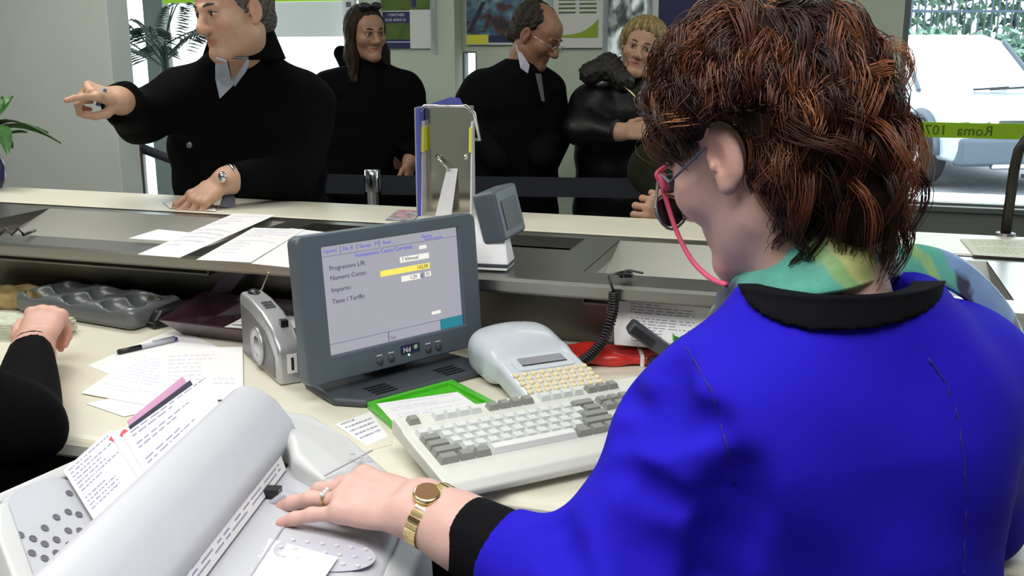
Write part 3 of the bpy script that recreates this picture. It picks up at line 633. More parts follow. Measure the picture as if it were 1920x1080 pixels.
MB().box(Wl*.45, Wl*.6, .205, .209, .0965, .0985).build('vent_mark', M['silverd'], lb)

# ---- green letter tray with a sheet
gp = [D(735, 806), D(940, 770), D(848, 722), D(688, 766)]
gc = sum(gp, Vector())/4; t = thing('green_tray', 'bright green plastic tray under the monitor holding a white note', 'tray', (gc.x, gc.y, ZD), 0)
lp = [p-Vector((gc.x, gc.y, ZD)) for p in gp]
ins = [p*.86 for p in lp]; b = MB(); hgt = Vector((0, 0, .012))
b.add(lp+[p+hgt for p in lp]+[p+hgt for p in ins]+[p+Vector((0, 0, .003)) for p in ins], [(i, (i+1) % 4, 4+(i+1) % 4, 4+i) for i in range(4)]+[(4+i, 4+(i+1) % 4, 8+(i+1) % 4, 8+i) for i in range(4)]+[(8+i, 8+(i+1) % 4, 12+(i+1) % 4, 12+i) for i in range(4)]+[(12, 13, 14, 15), (3, 2, 1, 0)])
b.build('rim', M['green'], t, bevel=.002)
quad_sheet('white_note', 'white note with faint lines lying in the green tray', 'note', [D(748, 804, .0135), D(912, 772, .0135), D(858, 735, .0135), D(706, 757, .0135)], 9, 4, 'inkv')
quad_sheet('receipt_slip', 'small white slip lying left of the keyboard', 'slip', [D(688, 836, .001), D(728, 818, .001), D(695, 772, .001), D(628, 796, .001)], 5, 9)
quad_sheet('card_slip', 'pale card lying on the desk between printer and keyboard', 'card', [D(672, 850, .0005), D(735, 834, .0005), D(735, 812, .0005), D(650, 815, .0005)], 0, 9, m=M['cream'])

# ---- radio
r0, r1, r2 = D(455, 662), D(528, 728), D(552, 716); ra = math.atan2(r1.y-r0.y, r1.x-r0.x)
Lr = (r1-r0).length*.96; rad = thing('pocket_radio', 'silver arched pocket radio with raised aerial beside the monitor', 'radio', (r0.x, r0.y, ZD), ra)
arch = [(0, 0), (Lr, 0), (Lr, .055), (Lr*.97, .075), (Lr*.85, .098), (Lr*.6, .118), (Lr*.3, .128), (.01, .13), (0, .12)]
MB().prism(arch, 'y', 0, .045).build('case', M['silver'], rad, bevel=.007, seg=3)
MB().prism([(.012, .008), (Lr*.9, .008), (Lr*.9, .05), (Lr*.7, .088), (Lr*.35, .104), (.012, .108)], 'y', -.002, .002).build('front_grille', M['silverd'], rad, bevel=.002)
MB().lathe([(.038, 0), (.036, .006), (.03, .004), (.001, .004)], 24, Matrix.Translation((Lr*.52, -.002, .048)) @ Matrix.Rotation(math.pi/2, 4, 'X')).build('speaker_ring', M['silver'], rad, smooth=True)
MB().lathe([(.024, 0), (.02, .003), (.001, .0065)], 20, Matrix.Translation((Lr*.52, -.003, .048)) @ Matrix.Rotation(math.pi/2, 4, 'X')).build('speaker_cone', M['alu'], rad, smooth=True)
MB().box(Lr-.001, Lr+.0012, .016, .034, .022, .058).build('badge', M['white'], rad); MB().box(Lr, Lr+.002, .023, .028, .028, .052).build('switch', M['maroon'], rad)
for i in range(3): MB().box(Lr*.42+i*.012, Lr*.42+i*.012+.006, .014, .034, .121-i*.002, .1275-i*.002).build('button', M['silverd'], rad)
MB().box(Lr*.78, Lr*.84, .02, .034, .098, .112).build('button', M['black'], rad)
MB().ell((.03, .022, .129), (.018, .012, .008)).build('dial', M['black'], rad, smooth=True)
a0 = at(502, 600, Y=r0.y+.06); a1 = at(504, 512, Y=r0.y+.06); im = Matrix.Rotation(-ra, 4, 'Z')
q0 = im @ (a0-Vector((r0.x, r0.y, ZD))); q1 = im @ (a1-Vector((r0.x, r0.y, ZD))); q0.y = min(max(q0.y, .01), .035); q0.x = min(max(q0.x, .02), Lr*.6); q0.z = .12; q1 = q0+(q1-q0)*1.0
MB().tube([q0, q0.lerp(q1, .5), q1], [.0022, .0018, .0012], 6).build('aerial', M['chrome'], rad); MB().ell(q1, (.003, .003, .003)).build('aerial_tip', M['gold'], rad, smooth=True)

# ---- coin tray
c0 = D(203, 612); ct = thing('coin_tray', 'grey moulded coin tray with four scooped bowls', 'coin tray', (c0.x, c0.y, ZD), R(-27))
f = Field(); rbox(f, (-.10, .065, .026), (.19, .08, .026), .02, .0)
for i in range(3):
    for j in range(2): f.ell((-.225+i*.124, .028+j*.072, .058), (.056, .04, .048), .004, op='-')
v_, f_ = f.mesh((-.45, -.05, -.005), (.13, .17, .07), .004); np_mesh('body', v_, f_, M['trayg'], ct)
cm = MB().lathe([(.0001, 0), (.0115, 0), (.0115, .002), (.0001, .002)], 14).mesh('coin'); cm.materials.append(M['coin'])
cm2 = cm.copy(); cm2.materials.clear(); cm2.materials.append(M['alu']); rs = random.Random(3)
cnt_ = 0
W_ = Matrix.Translation(c0.xyz) @ Matrix.Rotation(R(-27), 4, 'Z')
for k in range(6):
    o = bpy.data.objects.new('coin', cm if k % 2 else cm2); col.objects.link(o)
    o.location = W_ @ Vector((.023+.016*(k % 3)-.016, .118+.004*(k//3), .026+.007*(k//3))); o.rotation_euler = (R(48+6*k), R(rs.uniform(-15, 15)), R(-27+rs.uniform(-15, 15)))
    tag(o, 'coin leaning in the right rear bowl of the grey coin tray', 'coin', 'coins in the grey tray')

# ---- black stapler, smoky document tray with slips, pen, desk papers
s0 = D(280, 616); t = thing('stapler', 'black stapler lying between coin tray and smoky document tray', 'stapler', (s0.x, s0.y, ZD), R(48))
MB().prism([(0, 0), (.14, 0), (.14, .012), (0, .012)], 'y', -.02, .02).build('base', M['black'], t, bevel=.004)
MB().prism([(0, .014), (.02, .038), (.08, .048), (.135, .04), (.14, .014)], 'y', -.018, .018).build('arm', M['black'], t, bevel=.007, seg=3); MB().box(.0, .1, -.012, .012, .012, .0145).build('magazine', M['silverd'], t)
d0 = D(345, 628); t = thing('document_tray', 'smoky maroon plastic document tray holding slips behind the radio', 'tray', (d0.x, d0.y, ZD+.002), -ANG)
MB().add([(0, 0, 0), (.24, -.02, 0), (.28, .15, 0), (-.02, .15, 0), (-.03, -.04, .04), (.265, -.05, .035), (.32, .15, .05), (-.05, .155, .055)], [(3, 2, 1, 0), (0, 1, 5, 4), (1, 2, 6, 5), (2, 3, 7, 6), (3, 0, 4, 7)]).build('shell', M['maroon'], t, solid=.003)
for i in range(4):
    p = cw(0, 0, 0)+Matrix.Rotation(-ANG, 3, 'Z') @ Vector((.06+i*.008, .015+i*.012, 0))+Vector((d0.x, d0.y, ZD+.006+i*.004))
    sheet('deposit_slip', ['lowest printed slip in the smoky document tray', 'second printed slip from below in the smoky document tray', 'third printed slip from below in the smoky document tray', 'topmost printed slip in the smoky document tray'][i], 'slip', p, .16, .09, -ANG+R(-4+3*i), 6, seed=i, ink='ink', group='slips in the smoky document tray')
pa, pb = D(213, 662, .006), D(332, 635, .007); t = thing('ballpoint_pen', 'black and clear ballpoint pen lying on the desk papers', 'pen', pa, 0)
dv = pb-pa
MB().tube([dv*.0, dv*.07], [.0008, .0035], 10).build('tip', M['chrome'], t, smooth=True); MB().tube([dv*.07, dv*.42], .0052, 10).build('grip', M['black'], t, smooth=True); MB().tube([dv*.42, dv*.94], .0048, 10).build('barrel', mat('clear_barrel', (.5, .52, .56), .15), t, smooth=True); MB().tube([dv*.94, dv], [.0045, .004], 10).build('cap_end', mat('blue_plug', (.03, .04, .25), .4), t, smooth=True)
MB().tube([dv*.97+Vector((0, 0, .006)), dv*.6+Vector((0, 0, .0068))], .0014, 6).build('clip', M['chrome'], t)
PS = 'white sheets spread on the left of the desk'
quad_sheet('paper_sheet', 'white sheet under the ballpoint pen at the back of the pile', 'paper', [D(165, 685, .0005), D(300, 740, .0005), D(430, 660, .0005), D(330, 615, .0005)], 0, 1, group=PS)
quad_sheet('paper_sheet', 'large white sheet on top of the desk pile beside the radio', 'paper', [D(300, 752, .0045), D(456, 748, .0045), D(455, 650, .0045), D(300, 655, .0045)], 10, 2, 'inkv', group=PS, sag=.001)
quad_sheet('paper_sheet', 'white sheet with its corner poking out at the left of the pile', 'paper', [D(152, 737, .0025), D(300, 765, .0025), D(430, 690, .0025), D(262, 662, .0025)], 12, 3, 'inkv', group=PS)
quad_sheet('paper_sheet', 'lowest white sheet of the pile nearest to the desk edge', 'paper', [D(162, 757, .0014), D(232, 781, .0014), D(420, 745, .0014), D(330, 720, .0014)], 0, 4, group=PS)
quad_sheet('paper_sheet', 'white sheet lying between the radio and the monitor', 'paper', [D(548, 716, .001), D(600, 708, .001), D(600, 625, .001), D(540, 630, .001)], 0, 5)
# money pad, calculator and paper bag by the colleague
b0 = D(30, 640); t = thing('banknote_stack', 'pale green banknote stack under the hand at the left edge', 'banknotes', (b0.x, b0.y, ZD), R(-14))
for i in range(7): MB().box(-.10+rs.uniform(-.004, .004), .085+rs.uniform(-.004, .004), -.0, .085, i*.0052, i*.0052+.0046).build('bundle', mat('banknote', (.56, .60, .47), .7, noise=.25, nscale=40), t)
MB().box(.02, .045, .03, .045, .0365, .0378).build('dark_print', M['inkd'], t)
g0 = D(0, 572); t = thing('paper_bag', 'crumpled tan paper bag behind the banknotes at the left edge', 'bag', (g0.x, g0.y, ZD), R(-10))
f = Field(); rbox(f, (-.03, 0, .022), (.15, .05, .02), .015, 0); f.warp(lambda X, Y, Z: .006*np.sin(X*60+Y*40)*np.sin(Y*70-Z*50), (-.3, -.2, -.1), (.3, .2, .1))
v_, f_ = f.mesh((-.25, -.1, -.01), (.2, .1, .06), .006); v_[:, 2] = np.maximum(v_[:, 2], 0); np_mesh('sack', v_, f_, mat('tan_paper', (.30, .22, .09), .7, noise=.3, nscale=30), t)
quad_sheet('paper_sheet', 'white sheet behind the tan paper bag at the left edge', 'paper', [D(0, 548, .001), D(70, 553, .001), D(40, 530, .001), D(-20, 528, .001)], 0, 6)

# ---- red packet, pinned notice, coiled cord, handset, green pot
q = [D(1062, 690), D(1215, 690), D(1225, 655), D(1085, 665)]; qc = sum(q, Vector())/4
t = thing('red_packet', 'shiny red packet lying behind the label maker', 'packet', (qc.x, qc.y, ZD), math.atan2((q[1]-q[0]).y, (q[1]-q[0]).x))
f = Field(); rbox(f, (.02, 0, .012), (.14, .05, .011), .009, 0); f.warp(lambda X, Y, Z: .003*np.sin(X*70+Y*30), (-.2, -.1, -.1), (.2, .1, .1)); v_, f_ = f.mesh((-.15, -.07, -.01), (.2, .07, .04), .004); v_[:, 2] = np.maximum(v_[:, 2], 0)
np_mesh('wrapper', v_, f_, M['red'], t); MB().box(.05, .058, -.052, .052, .0, .0255).build('white_band', M['white'], t, bevel=.002)
a, b_, c, d = at(1152, 646, v=1.89), at(1330, 662, v=1.89), at(1330, 572, v=1.925), at(1150, 556, v=1.925)
quad_sheet('notice_sheet', 'white printed notice leaning on the steel upstand behind the red packet', 'notice', [a, b_, c, d], 14, 12, 'ink', cols=(.18, .85), top=.12, bottom=.95)
quad_sheet('notice_backing', 'grey card behind the printed notice by the coiled cord', 'card', [at(1135, 640, v=1.99), at(1240, 648, v=1.99), at(1240, 565, v=1.988), at(1138, 558, v=1.988)], 0, 1, m=mat('grey_card', (.4, .4, .42), .6))
def coil(name, label, path, r, turns, th, cat='cord', m='black'):
    t = thing(name, label, cat, path[0]); n = turns*12; P = [Vector(p)-Vector(path[0]) for p in path]
    def pos(s):
        s = min(max(s, 0), .99999)*(len(P)-1); i = int(s); q = s-i; p0, p1, p2, p3 = P[max(i-1, 0)], P[i], P[i+1], P[min(i+2, len(P)-1)]
        return .5*((2*p1)+(p2-p0)*q+(2*p0-5*p1+4*p2-p3)*q*q+(3*p1-p0-3*p2+p3)*q**3)
    pts = []; up = Vector((.3, .5, .8)).normalized()
    for i in range(n+1):
        s = i/n; p = pos(s); d = (pos(min(s+.01, 1))-pos(max(s-.01, 0))).normalized(); up = (up-d*up.dot(d)).normalized(); b = d.cross(up); a = 2*math.pi*s*turns
        pts.append(p+(up*math.cos(a)+b*math.sin(a))*r)
    MB().tube(pts, th, 5).build('coil', M[m], t, smooth=True); return t, pos
cp = [at(1150, 545, v=1.86)+Vector((0, -.01, 0)), at(1148, 590, v=1.85), at(1130, 640, v=1.83), at(1100, 672, v=1.80), D(1072, 684, .016)]
t, _ = coil('coiled_cord', 'black coiled telephone cord hanging from the steel ledge', cp, .0085, 34, .0026)
lead = [at(1150, 545, v=1.86)+Vector((0, -.01, 0)), at(1140, 525, v=1.86)+Vector((0, -.006, .008)), L(1150, 514, .012), L(1180, 507, .01), L(1205, 512, .012)]
lead = [p-cp[0] for p in lead]; MB().tube(lead, .0025, 6).build('lead', M['black'], t, smooth=True)
kn = MB(); rs = random.Random(5); kp = [L(1158+rs.uniform(0, 28), 512+rs.uniform(-4, 8), .009+rs.uniform(0, .01))-cp[0] for _ in range(16)]; kn.tube(kp, .003, 6); kn.build('tangle', M['black'], t, smooth=True)
lc = [L(0, 440, .008), L(12, 428, .02), L(22, 440, .008), L(34, 428, .02), L(44, 440, .01), L(66, 432, .006)]
t = thing('looped_cable', 'short looped black cable on the ledge at the left edge', 'cable', lc[0]); MB().tube([p-lc[0] for p in lc], .004, 6).build('loop', M['black'], t, smooth=True)
h0 = D(1222, 668, .02); t = thing('telephone_handset', 'black telephone handset standing behind the blue shoulder', 'telephone', (h0.x, h0.y, ZD), 0)
e0, e1 = at(1180, 610, Y=h0.y-.02)-Vector((h0.x, h0.y, ZD)), at(1250, 660, Y=h0.y-.02)-Vector((h0.x, h0.y, ZD))
T_ = frame(e0, e1-e0, (0, 1, 0)); Lh = (e1-e0).length
MB().box(0, Lh, -.02, .02, -.012, .014, T_).build('body', M['mondark'], t, bevel=.006, seg=3); MB().box(.004, Lh*.6, -.024, -.019, -.006, .008, T_).build('grip_strip', M['black'], t)
MB().prism(rrect(.12, .09, .02, 4, .05, .0), 'z', 0, .022).build('cradle', M['black'], t, bevel=.006)
MB().tube([Vector((.02, 0, .02)), Vector((.06, .01, .05)), Vector((.1, .02, .03))], .009, 8).build('hook', M['black'], t, smooth=True)
n0 = D(1286, 684); t = thing('green_cup', 'small green plastic cup beside the blue shoulder', 'cup', (n0.x, n0.y, ZD)); MB().lathe([(.02, 0), (.028, .06), (.028, .062), (.025, .06), (.018, .004)], 20).build('cup', mat('deep_green', (.02, .30, .01), .35), t, smooth=True)

# ================================================================== THINGS ON THE LEDGE AND COUNTER
def socket(px, py, label, z):
    c = at(px, py, z=z); t = thing('socket_block', label, 'socket', c, -ANG)
    MB().box(-.034, .034, -.022, .022, 0, .014).build('plate', mat('cream_socket', (.72, .64, .40), .4), t, bevel=.004)
    for i in range(3): MB().box(-.024+i*.0165, -.011+i*.0165, -.004, .02, .0135, .0155).build('outlet', M['black'], t)
socket(1216, 508, 'cream socket block with three black outlets by the coiled cord', .962); socket(160, 440, 'cream socket block with black outlets on the left part of the ledge', .962)
LG = 'loose sheets on the steel ledge'
quad_sheet('form_sheet', 'long white form reaching from counter edge over the ledge', 'form', [L(258, 477, .012), L(337, 483, .012), L(517, 403, .006), L(440, 400, .006)], 10, 21, 'inkv', group=LG, sag=.006)
quad_sheet('form_sheet', 'white form on the ledge just left of the monitor', 'form', [L(368, 487, .010), L(470, 492, .010), L(572, 430, .004), L(475, 427, .004)], 10, 22, 'inkv', group=LG, sag=.005)
quad_sheet('form_sheet', 'white form half hidden behind the left top corner of the monitor', 'form', [L(440, 491, .007), L(556, 503, .007), L(650, 440, .003), L(545, 428, .003)], 0, 23, 'inkv', group=LG)
quad_sheet('form_sheet', 'small white sheet lying left of the long form', 'form', [L(241, 447, .004), L(320, 452, .004), L(375, 438, .002), L(296, 430, .002)], 0, 24, group=LG)
quad_sheet('receipt_slip', 'white slip under the resting hand of the pointing man', 'slip', [L(318, 390, .003), L(405, 396, .003), L(400, 383, .003), L(305, 378, .003)], 0, 25)
quad_sheet('printed_leaflet', 'colourful folded leaflet on the counter beside the brochure holder', 'leaflet', [L(722, 412, .002), L(775, 414, .002), L(790, 395, .004), L(745, 393, .004)], 4, 26, 'inkr', m=mat('leaflet_print', (.38, .36, .38), .5, noise=.7, nscale=45))
quad_sheet('counter_form', 'cream printed form on the counter below the right window', 'form', [L(1826, 478, .002), L(1960, 486, .002), L(1960, 450, .002), L(1800, 448, .002)], 9, 27, 'lime', m=mat('cream_paper', (.74, .74, .62), .7))
# brochure holder
hb = L(838, 404); t = thing('brochure_holder', 'steel brochure holder with blue back and white yellow sides', 'display stand', (hb.x, hb.y, Z1), R(-6))
hz = .29; Wd = .135
MB().box(-Wd/2-.008, -Wd/2, -.02, .05, 0, hz-.005).build('side_panel', M['bluep'], t); MB().box(-Wd/2-.012, -Wd/2-.0085, -.02, .06, 0, hz-.002).build('edge', mat('silver_edge', (.45, .47, .58), .3, .4), t)
MB().prism([(-Wd/2+.012, .075), (.01, .075), (.03, .1), (.012, .09)], 'x', 0, .001).build('tab', M['bluep'], t) if False else None
MB().box(-Wd/2, Wd/2, .06, .064, .0, hz).build('back', mat('mirror_steel', (.50, .48, .42), .12, 1.), t)
MB().prism([(-Wd/2+.004, hz), (Wd/2-.065, hz+.022), (Wd/2-.04, hz+.02), (Wd/2-.03, hz)], 'y', .066, .07).build('blue_card', M['bluep'], t)
for s in (-1, 1):
    x = s*Wd/2
    MB().add([(x, -.018, 0), (x, .058, 0), (x, .058, hz-.04), (x, .02, hz-.04)], [(0, 1, 2, 3)]).build('side_sheet', M['white'], t, solid=.004)
    MB().add([(x-.003*s, .0, hz-.12), (x-.003*s, .0595, hz-.12), (x-.003*s, .0595, hz-.055), (x-.003*s, .012, hz-.055)], [(0, 1, 2, 3)]).build('yellow_flash', M['yel'], t, solid=.007)
hoop = [(-Wd/2-.004, .03, hz-.05), (-Wd/2-.006, .01, hz-.015), (-Wd/2+.012, .0, hz+.002), (Wd/2-.012, .0, hz+.002), (Wd/2+.006, .012, hz-.015), (Wd/2+.018, .05, hz-.09), (Wd/2+.004, .055, hz-.09)]
MB().tube(hoop, .005, 8).build('hoop', M['chrome'], t, smooth=True)
MB().tube([(-.035, .055, .155), (-.028, .04, .148), (.0, .045, .12)], .005, 8).build('clip', M['chrome'], t, smooth=True); MB().ell((.045, .055, .152), (.008, .006, .008)).build('screw', M['chrome'], t, smooth=True)
MB().add([(-.008, .058, .12), (.022, .058, .12), (.014, -.012, .0), (-.03, -.012, .0)], [(0, 1, 2, 3)]).build('white_strip', M['white'], t, solid=.003)
# customer display: grey head on a white stand
db = L(925, 503); t = thing('customer_display', 'grey customer display on a white wedge stand beside the monitor', 'display', (db.x, db.y, Z1), R(-12))
MB().box(-.045, .033, -.02, .05, 0, .006).build('base', M['white'], t, bevel=.001); MB().box(-.045, .035, -.021, .052, .006, .011).build('base_gap', M['mondark'], t)
MB().add([(-.043, -.018, .011), (.035, -.018, .011), (.018, .015, .085), (-.045, .015, .10), (-.043, .05, .011), (.035, .05, .011), (.018, .05, .085), (-.045, .05, .10)], [(0, 1, 2, 3), (7, 6, 5, 4), (0, 4, 5, 1), (1, 5, 6, 2), (2, 6, 7, 3), (3, 7, 4, 0)]).build('stand', M['white'], t, bevel=.003)
Td = Matrix.Translation((.005, .04, .105)) @ Matrix.Rotation(R(-14), 4, 'Y') @ Matrix.Rotation(R(-10), 4, 'Z')
MB().box(-.03, .022, -.05, .07, -.05, .055, Td).build('head', M['mongrey'], t, bevel=.008, seg=3); MB().box(.021, .0235, -.03, .05, -.03, .03, Td).build('window', M['black'], t)
# grab rail by the right window
gr = L(1885, 441); t = thing('grab_rail', 'dark bent tube rail standing on the counter at the right edge', 'rail', gr, -ANG)
MB().tube([(0, 0, 0), (.003, 0, .16), (.008, 0, .205), (.026, 0, .24), (.07, 0, .255), (.5, 0, .255)], .0125, 10).build('tube', mat('dark_bronze_tube', (.035, .032, .026), .35, .4), t, smooth=True); MB().box(.02, .5, -.006, .006, .14, .15).build('crossbar', M['silverd'], t); MB().lathe([(.024, 0), (.022, .006)], 16).build('foot_plate', M['silverd'], t)
# ================================================================== PASSBOOK PRINTER at the clerk's left hand
PA = R(-5); PO = Vector((-.333, 1.02, 0)); TP = Matrix.Translation(PO) @ Matrix.Rotation(PA, 4, 'Z')
wd, ld = dirz(PA), Vector((-math.sin(PA), math.cos(PA), 0))
pr = thing('passbook_printer', 'large pale grey passbook printer under the clerk\'s hand', 'printer', PO, PA)
PL0, PL1 = -.36, .22
# lower case and table
tab = [(-.17, .82), (-.17, .93), (-.09, .955), (.028, .955), (.17, .940), (.195, .930), (.207, .905), (.212, .82)]
MB().prism(tab, 'y', PL0, PL1-.03).build('case', M['prn'], pr, bevel=.006, seg=3)
MB().prism([(.198, .80), (.198, .927), (.222, .90), (.226, .80)], 'y', PL0, PL1-.08).build('front_skirt', M['prn2'], pr, bevel=.006, seg=3)
# hood over the print head
hood = [(.026, .962), (.034, .985), (.028, 1.0), (.008, 1.028), (-.012, 1.042), (-.034, 1.046), (-.052, 1.038), (-.062, 1.015), (-.066, .95), (.02, .95)]
MB().prism(hood, 'y', PL0, PL1+.01).build('hood', M['prn'], pr, bevel=.008, seg=3)
# far end housing with the panel
pl_ = [(-.055, .20), (-.05, .245), (-.01, .285), (.04, .285), (.10, .245), (.17, .195), (.205, .15), (.212, .10), (.17, .085), (.10, .115), (.05, .15), (.03, .19)]
b = MB(); n = len(pl_); tz = lambda x: .998-.24*max(x, 0)-.6*max(x-.15, 0)
b.add([(x, y, .82) for x, y in pl_]+[(x, y, tz(x)) for x, y in pl_], [tuple(range(n-1, -1, -1)), tuple(range(n, 2*n))]+[(i, (i+1) % n, (i+1) % n+n, i+n) for i in range(n)])
b.build('end_housing', M['prn2'], pr, bevel=.014, seg=4)
MB().tube([(.10, .112, tz(.10)+.0006), (.135, .215, tz(.135)+.0006)], .0012, 5).build('panel_seam', M['prnd'], pr)
for i in range(3): MB().ell((.115+i*.012, .19-i*.004, tz(.115+i*.012)+.0005), (.004, .0025, .0012)).build('status_lamp', M['prnd'], pr, smooth=True)
MB().prism([(.04, .952), (.11, .945), (.11, .952), (.06, .968)], 'y', .075, .09).build('guide', M['prnd'], pr, bevel=.004)
MB().box(.03, .052, .085, .10, .957, .966).build('sensor', M['black'], pr)
# slot with paper strip
MB().box(.0245, .0335, PL0, PL1-.03, .952, .9575).build('slot', M['black'], pr)
for nm, z0, m in (('groove', .0, 'prnd'),): MB().add([(.075, PL0, .9512), (.077, PL0, .9510), (.077, .08, .9510), (.075, .08, .9512)], [(0, 1, 2, 3)]).build(nm, M[m], pr, solid=.0012)
# oval grip field with dots on the table
ov = MB().lathe([(.001, 0), (1, 0), (1, .0008), (.001, .0008)], 40, Matrix.Translation((.135, -.02, .9445)) @ Matrix.Rotation(R(5.5), 4, 'Y') @ Matrix.Diagonal((.055, .036, 1, 1))).build('grip_field', mat('grip_grey', (.47, .47, .55), .5), pr)
dm = MB().lathe([(.0032, 0), (.0028, .0012)], 8).mesh('dot'); dm.materials.append(M['prn2'])
for i in range(-4, 5):
    for j in range(-2, 3):
        x, y_ = i*.016+(j % 2)*.008, j*.018
        if (x/.05)**2+(y_/.032)**2 < 1: o = bpy.data.objects.new('dot', dm); col.objects.link(o); o.parent = pr; o.location = (.135+x, -.02+y_, .9455-x*.0963)
# rear paper support: tilted plate, wavy end, long edge bar
al = R(38); p0 = TP @ Vector((-.062, 0, .985)); nrm = (wd*math.sin(al)+Vector((0, 0, 1))*math.cos(al)).normalized(); up_ = (-wd*math.cos(al)+Vector((0, 0, 1))*math.sin(al)).normalized()
inv = TP.inverted()
def onp(px, py, off=0.):
    o = Vector((0, 0, CAMZ)); d = at(px, py, Y=1.)-o; q = p0+nrm*off; return o+d*((q-o).dot(nrm)/d.dot(nrm))
def poly_plate(name, pts, th, m, par, bev=.002):
    b = MB(); n = len(pts); lo = [inv @ p for p in pts]; nl = inv.to_3x3() @ nrm
    b.add([p-nl*th for p in lo]+lo, [tuple(range(n-1, -1, -1)), tuple(range(n, 2*n))]+[(i, (i+1) % n, (i+1) % n+n, i+n) for i in range(n)]); return b.build(name, m, par, bevel=bev)
far = TP @ Vector((-.064, PL1, .985)); near = TP @ Vector((-.064, PL0, .985))
pp = [near, far, far+up_*.07, onp(300, 800), onp(262, 822), onp(240, 850), onp(215, 885), onp(185, 905), onp(150, 905), onp(95, 890), onp(30, 915), onp(0, 945), onp(5, 985), onp(60, 1075), onp(85, 1130)]
poly_plate('support_plate', pp, .006, M['prn'], pr)
poly_plate('support_bar', [onp(-20, 955, -.012), onp(470, 752, -.012), onp(455, 735, -.012), onp(300, 790, -.012), onp(-20, 930, -.012)], .012, M['prn2'], pr, .004)
poly_plate('support_corner', [onp(-4, 945, .002), onp(18, 938, .002), onp(70, 1085, .002), onp(85, 1130, .002), onp(45, 1130, .002), onp(-4, 1000, .002)], .03, M['prn2'], pr, .004)
hm = MB().lathe([(.0001, .0002), (.0034, .0002), (.0038, .0007), (.0041, .0)], 14).mesh('hole'); hm.materials.append(mat('hole_grey', (.13, .13, .16), .5))
for px, py in ((130, 925), (128, 960), (148, 965), (106, 970), (128, 995), (150, 995), (168, 990), (84, 990), (106, 1012), (130, 1022), (150, 1025), (168, 1015), (38, 1003), (62, 1010), (84, 1020), (106, 1037), (128, 1045), (60, 1037), (84, 1047), (104, 1056), (124, 1062)):
    o = bpy.data.objects.new('hole', hm); col.objects.link(o); o.parent = pr; q = inv @ onp(px, py, .0004); nl = inv.to_3x3() @ nrm
    o.matrix_local = Matrix.Translation(q) @ nl.to_track_quat('Z', 'Y').to_matrix().to_4x4()
MB().box(-.22, .21, PL0+.02, PL1-.04, .12, .80).build('pedestal', M['blackm'], pr); MB().box(-.185, .20, PL0+.01, PL1-.02, .795, .825).build('base_tray', M['blackm'], pr)
# cheques standing on the support
CG = 'payment slips standing in the printer'
def slip(label, pts, off, rows, seed, ink='ink', m=None, bars=()):
    t = quad_sheet('payment_slip', label, 'payment slip', [onp(*p, off) for p in pts], rows, seed, ink, m, CG, cols=(.06, .92), top=.06, bottom=.8)
    return t
slip('pink slip at the very rear of the standing payment slips', [(295, 885), (395, 785), (342, 706), (238, 790)], .002, 0, 1, m=M['inkp'])
slip('dark slip standing between the pink slip and the large white slip', [(300, 880), (400, 780), (356, 713), (224, 812)], .004, 0, 1, m=M['inkd'])
s1 = slip('front left payment slip with rows of violet print and a white foot', [(190, 998), (274, 916), (206, 806), (119, 882)], .007, 13, 31)
s2 = slip('narrow payment slip with numbers standing between the two large slips', [(270, 912), (292, 890), (240, 800), (205, 812)], .009, 10, 32, 'inkv')
slip('large payment slip at the right with a signature block', [(282, 905), (412, 768), (394, 698), (230, 816)], .011, 9, 33)
for t_, px, py in ((s1, 212, 818), (s2, 232, 810)):
    P = [onp(px+i, py+j, .0102 if t_ is s2 else .0082)-t_.location for i, j in ((-8, 6), (2, 9), (9, -2), (0, -6))]; MB().add(P, [(0, 1, 2, 3)]).build('red_mark', M['inkr'], t_, solid=.0004)
# printed strip in the slot and white form on the table
a, b_, c, d = [TP @ Vector(p) for p in ((.036, PL0, .9575), (.036, .165, .9575), (.030, .165, .978), (.030, PL0, .978))]
quad_sheet('journal_strip', 'printed paper strip standing in the printer slot', 'paper strip', [a, b_, c, d], 3, 41, 'ink', cols=(.03, .97), top=.12, bottom=.95)
zt_ = .9455
quad_sheet('table_form', 'bright white form lying on the printer table below the hand', 'form', [at(390, 1110, z=.950), at(590, 1110, z=.948), at(634, 1046, z=.946), at(470, 1000, z=.9515)], 6, 42, 'inkv', th=.0008)
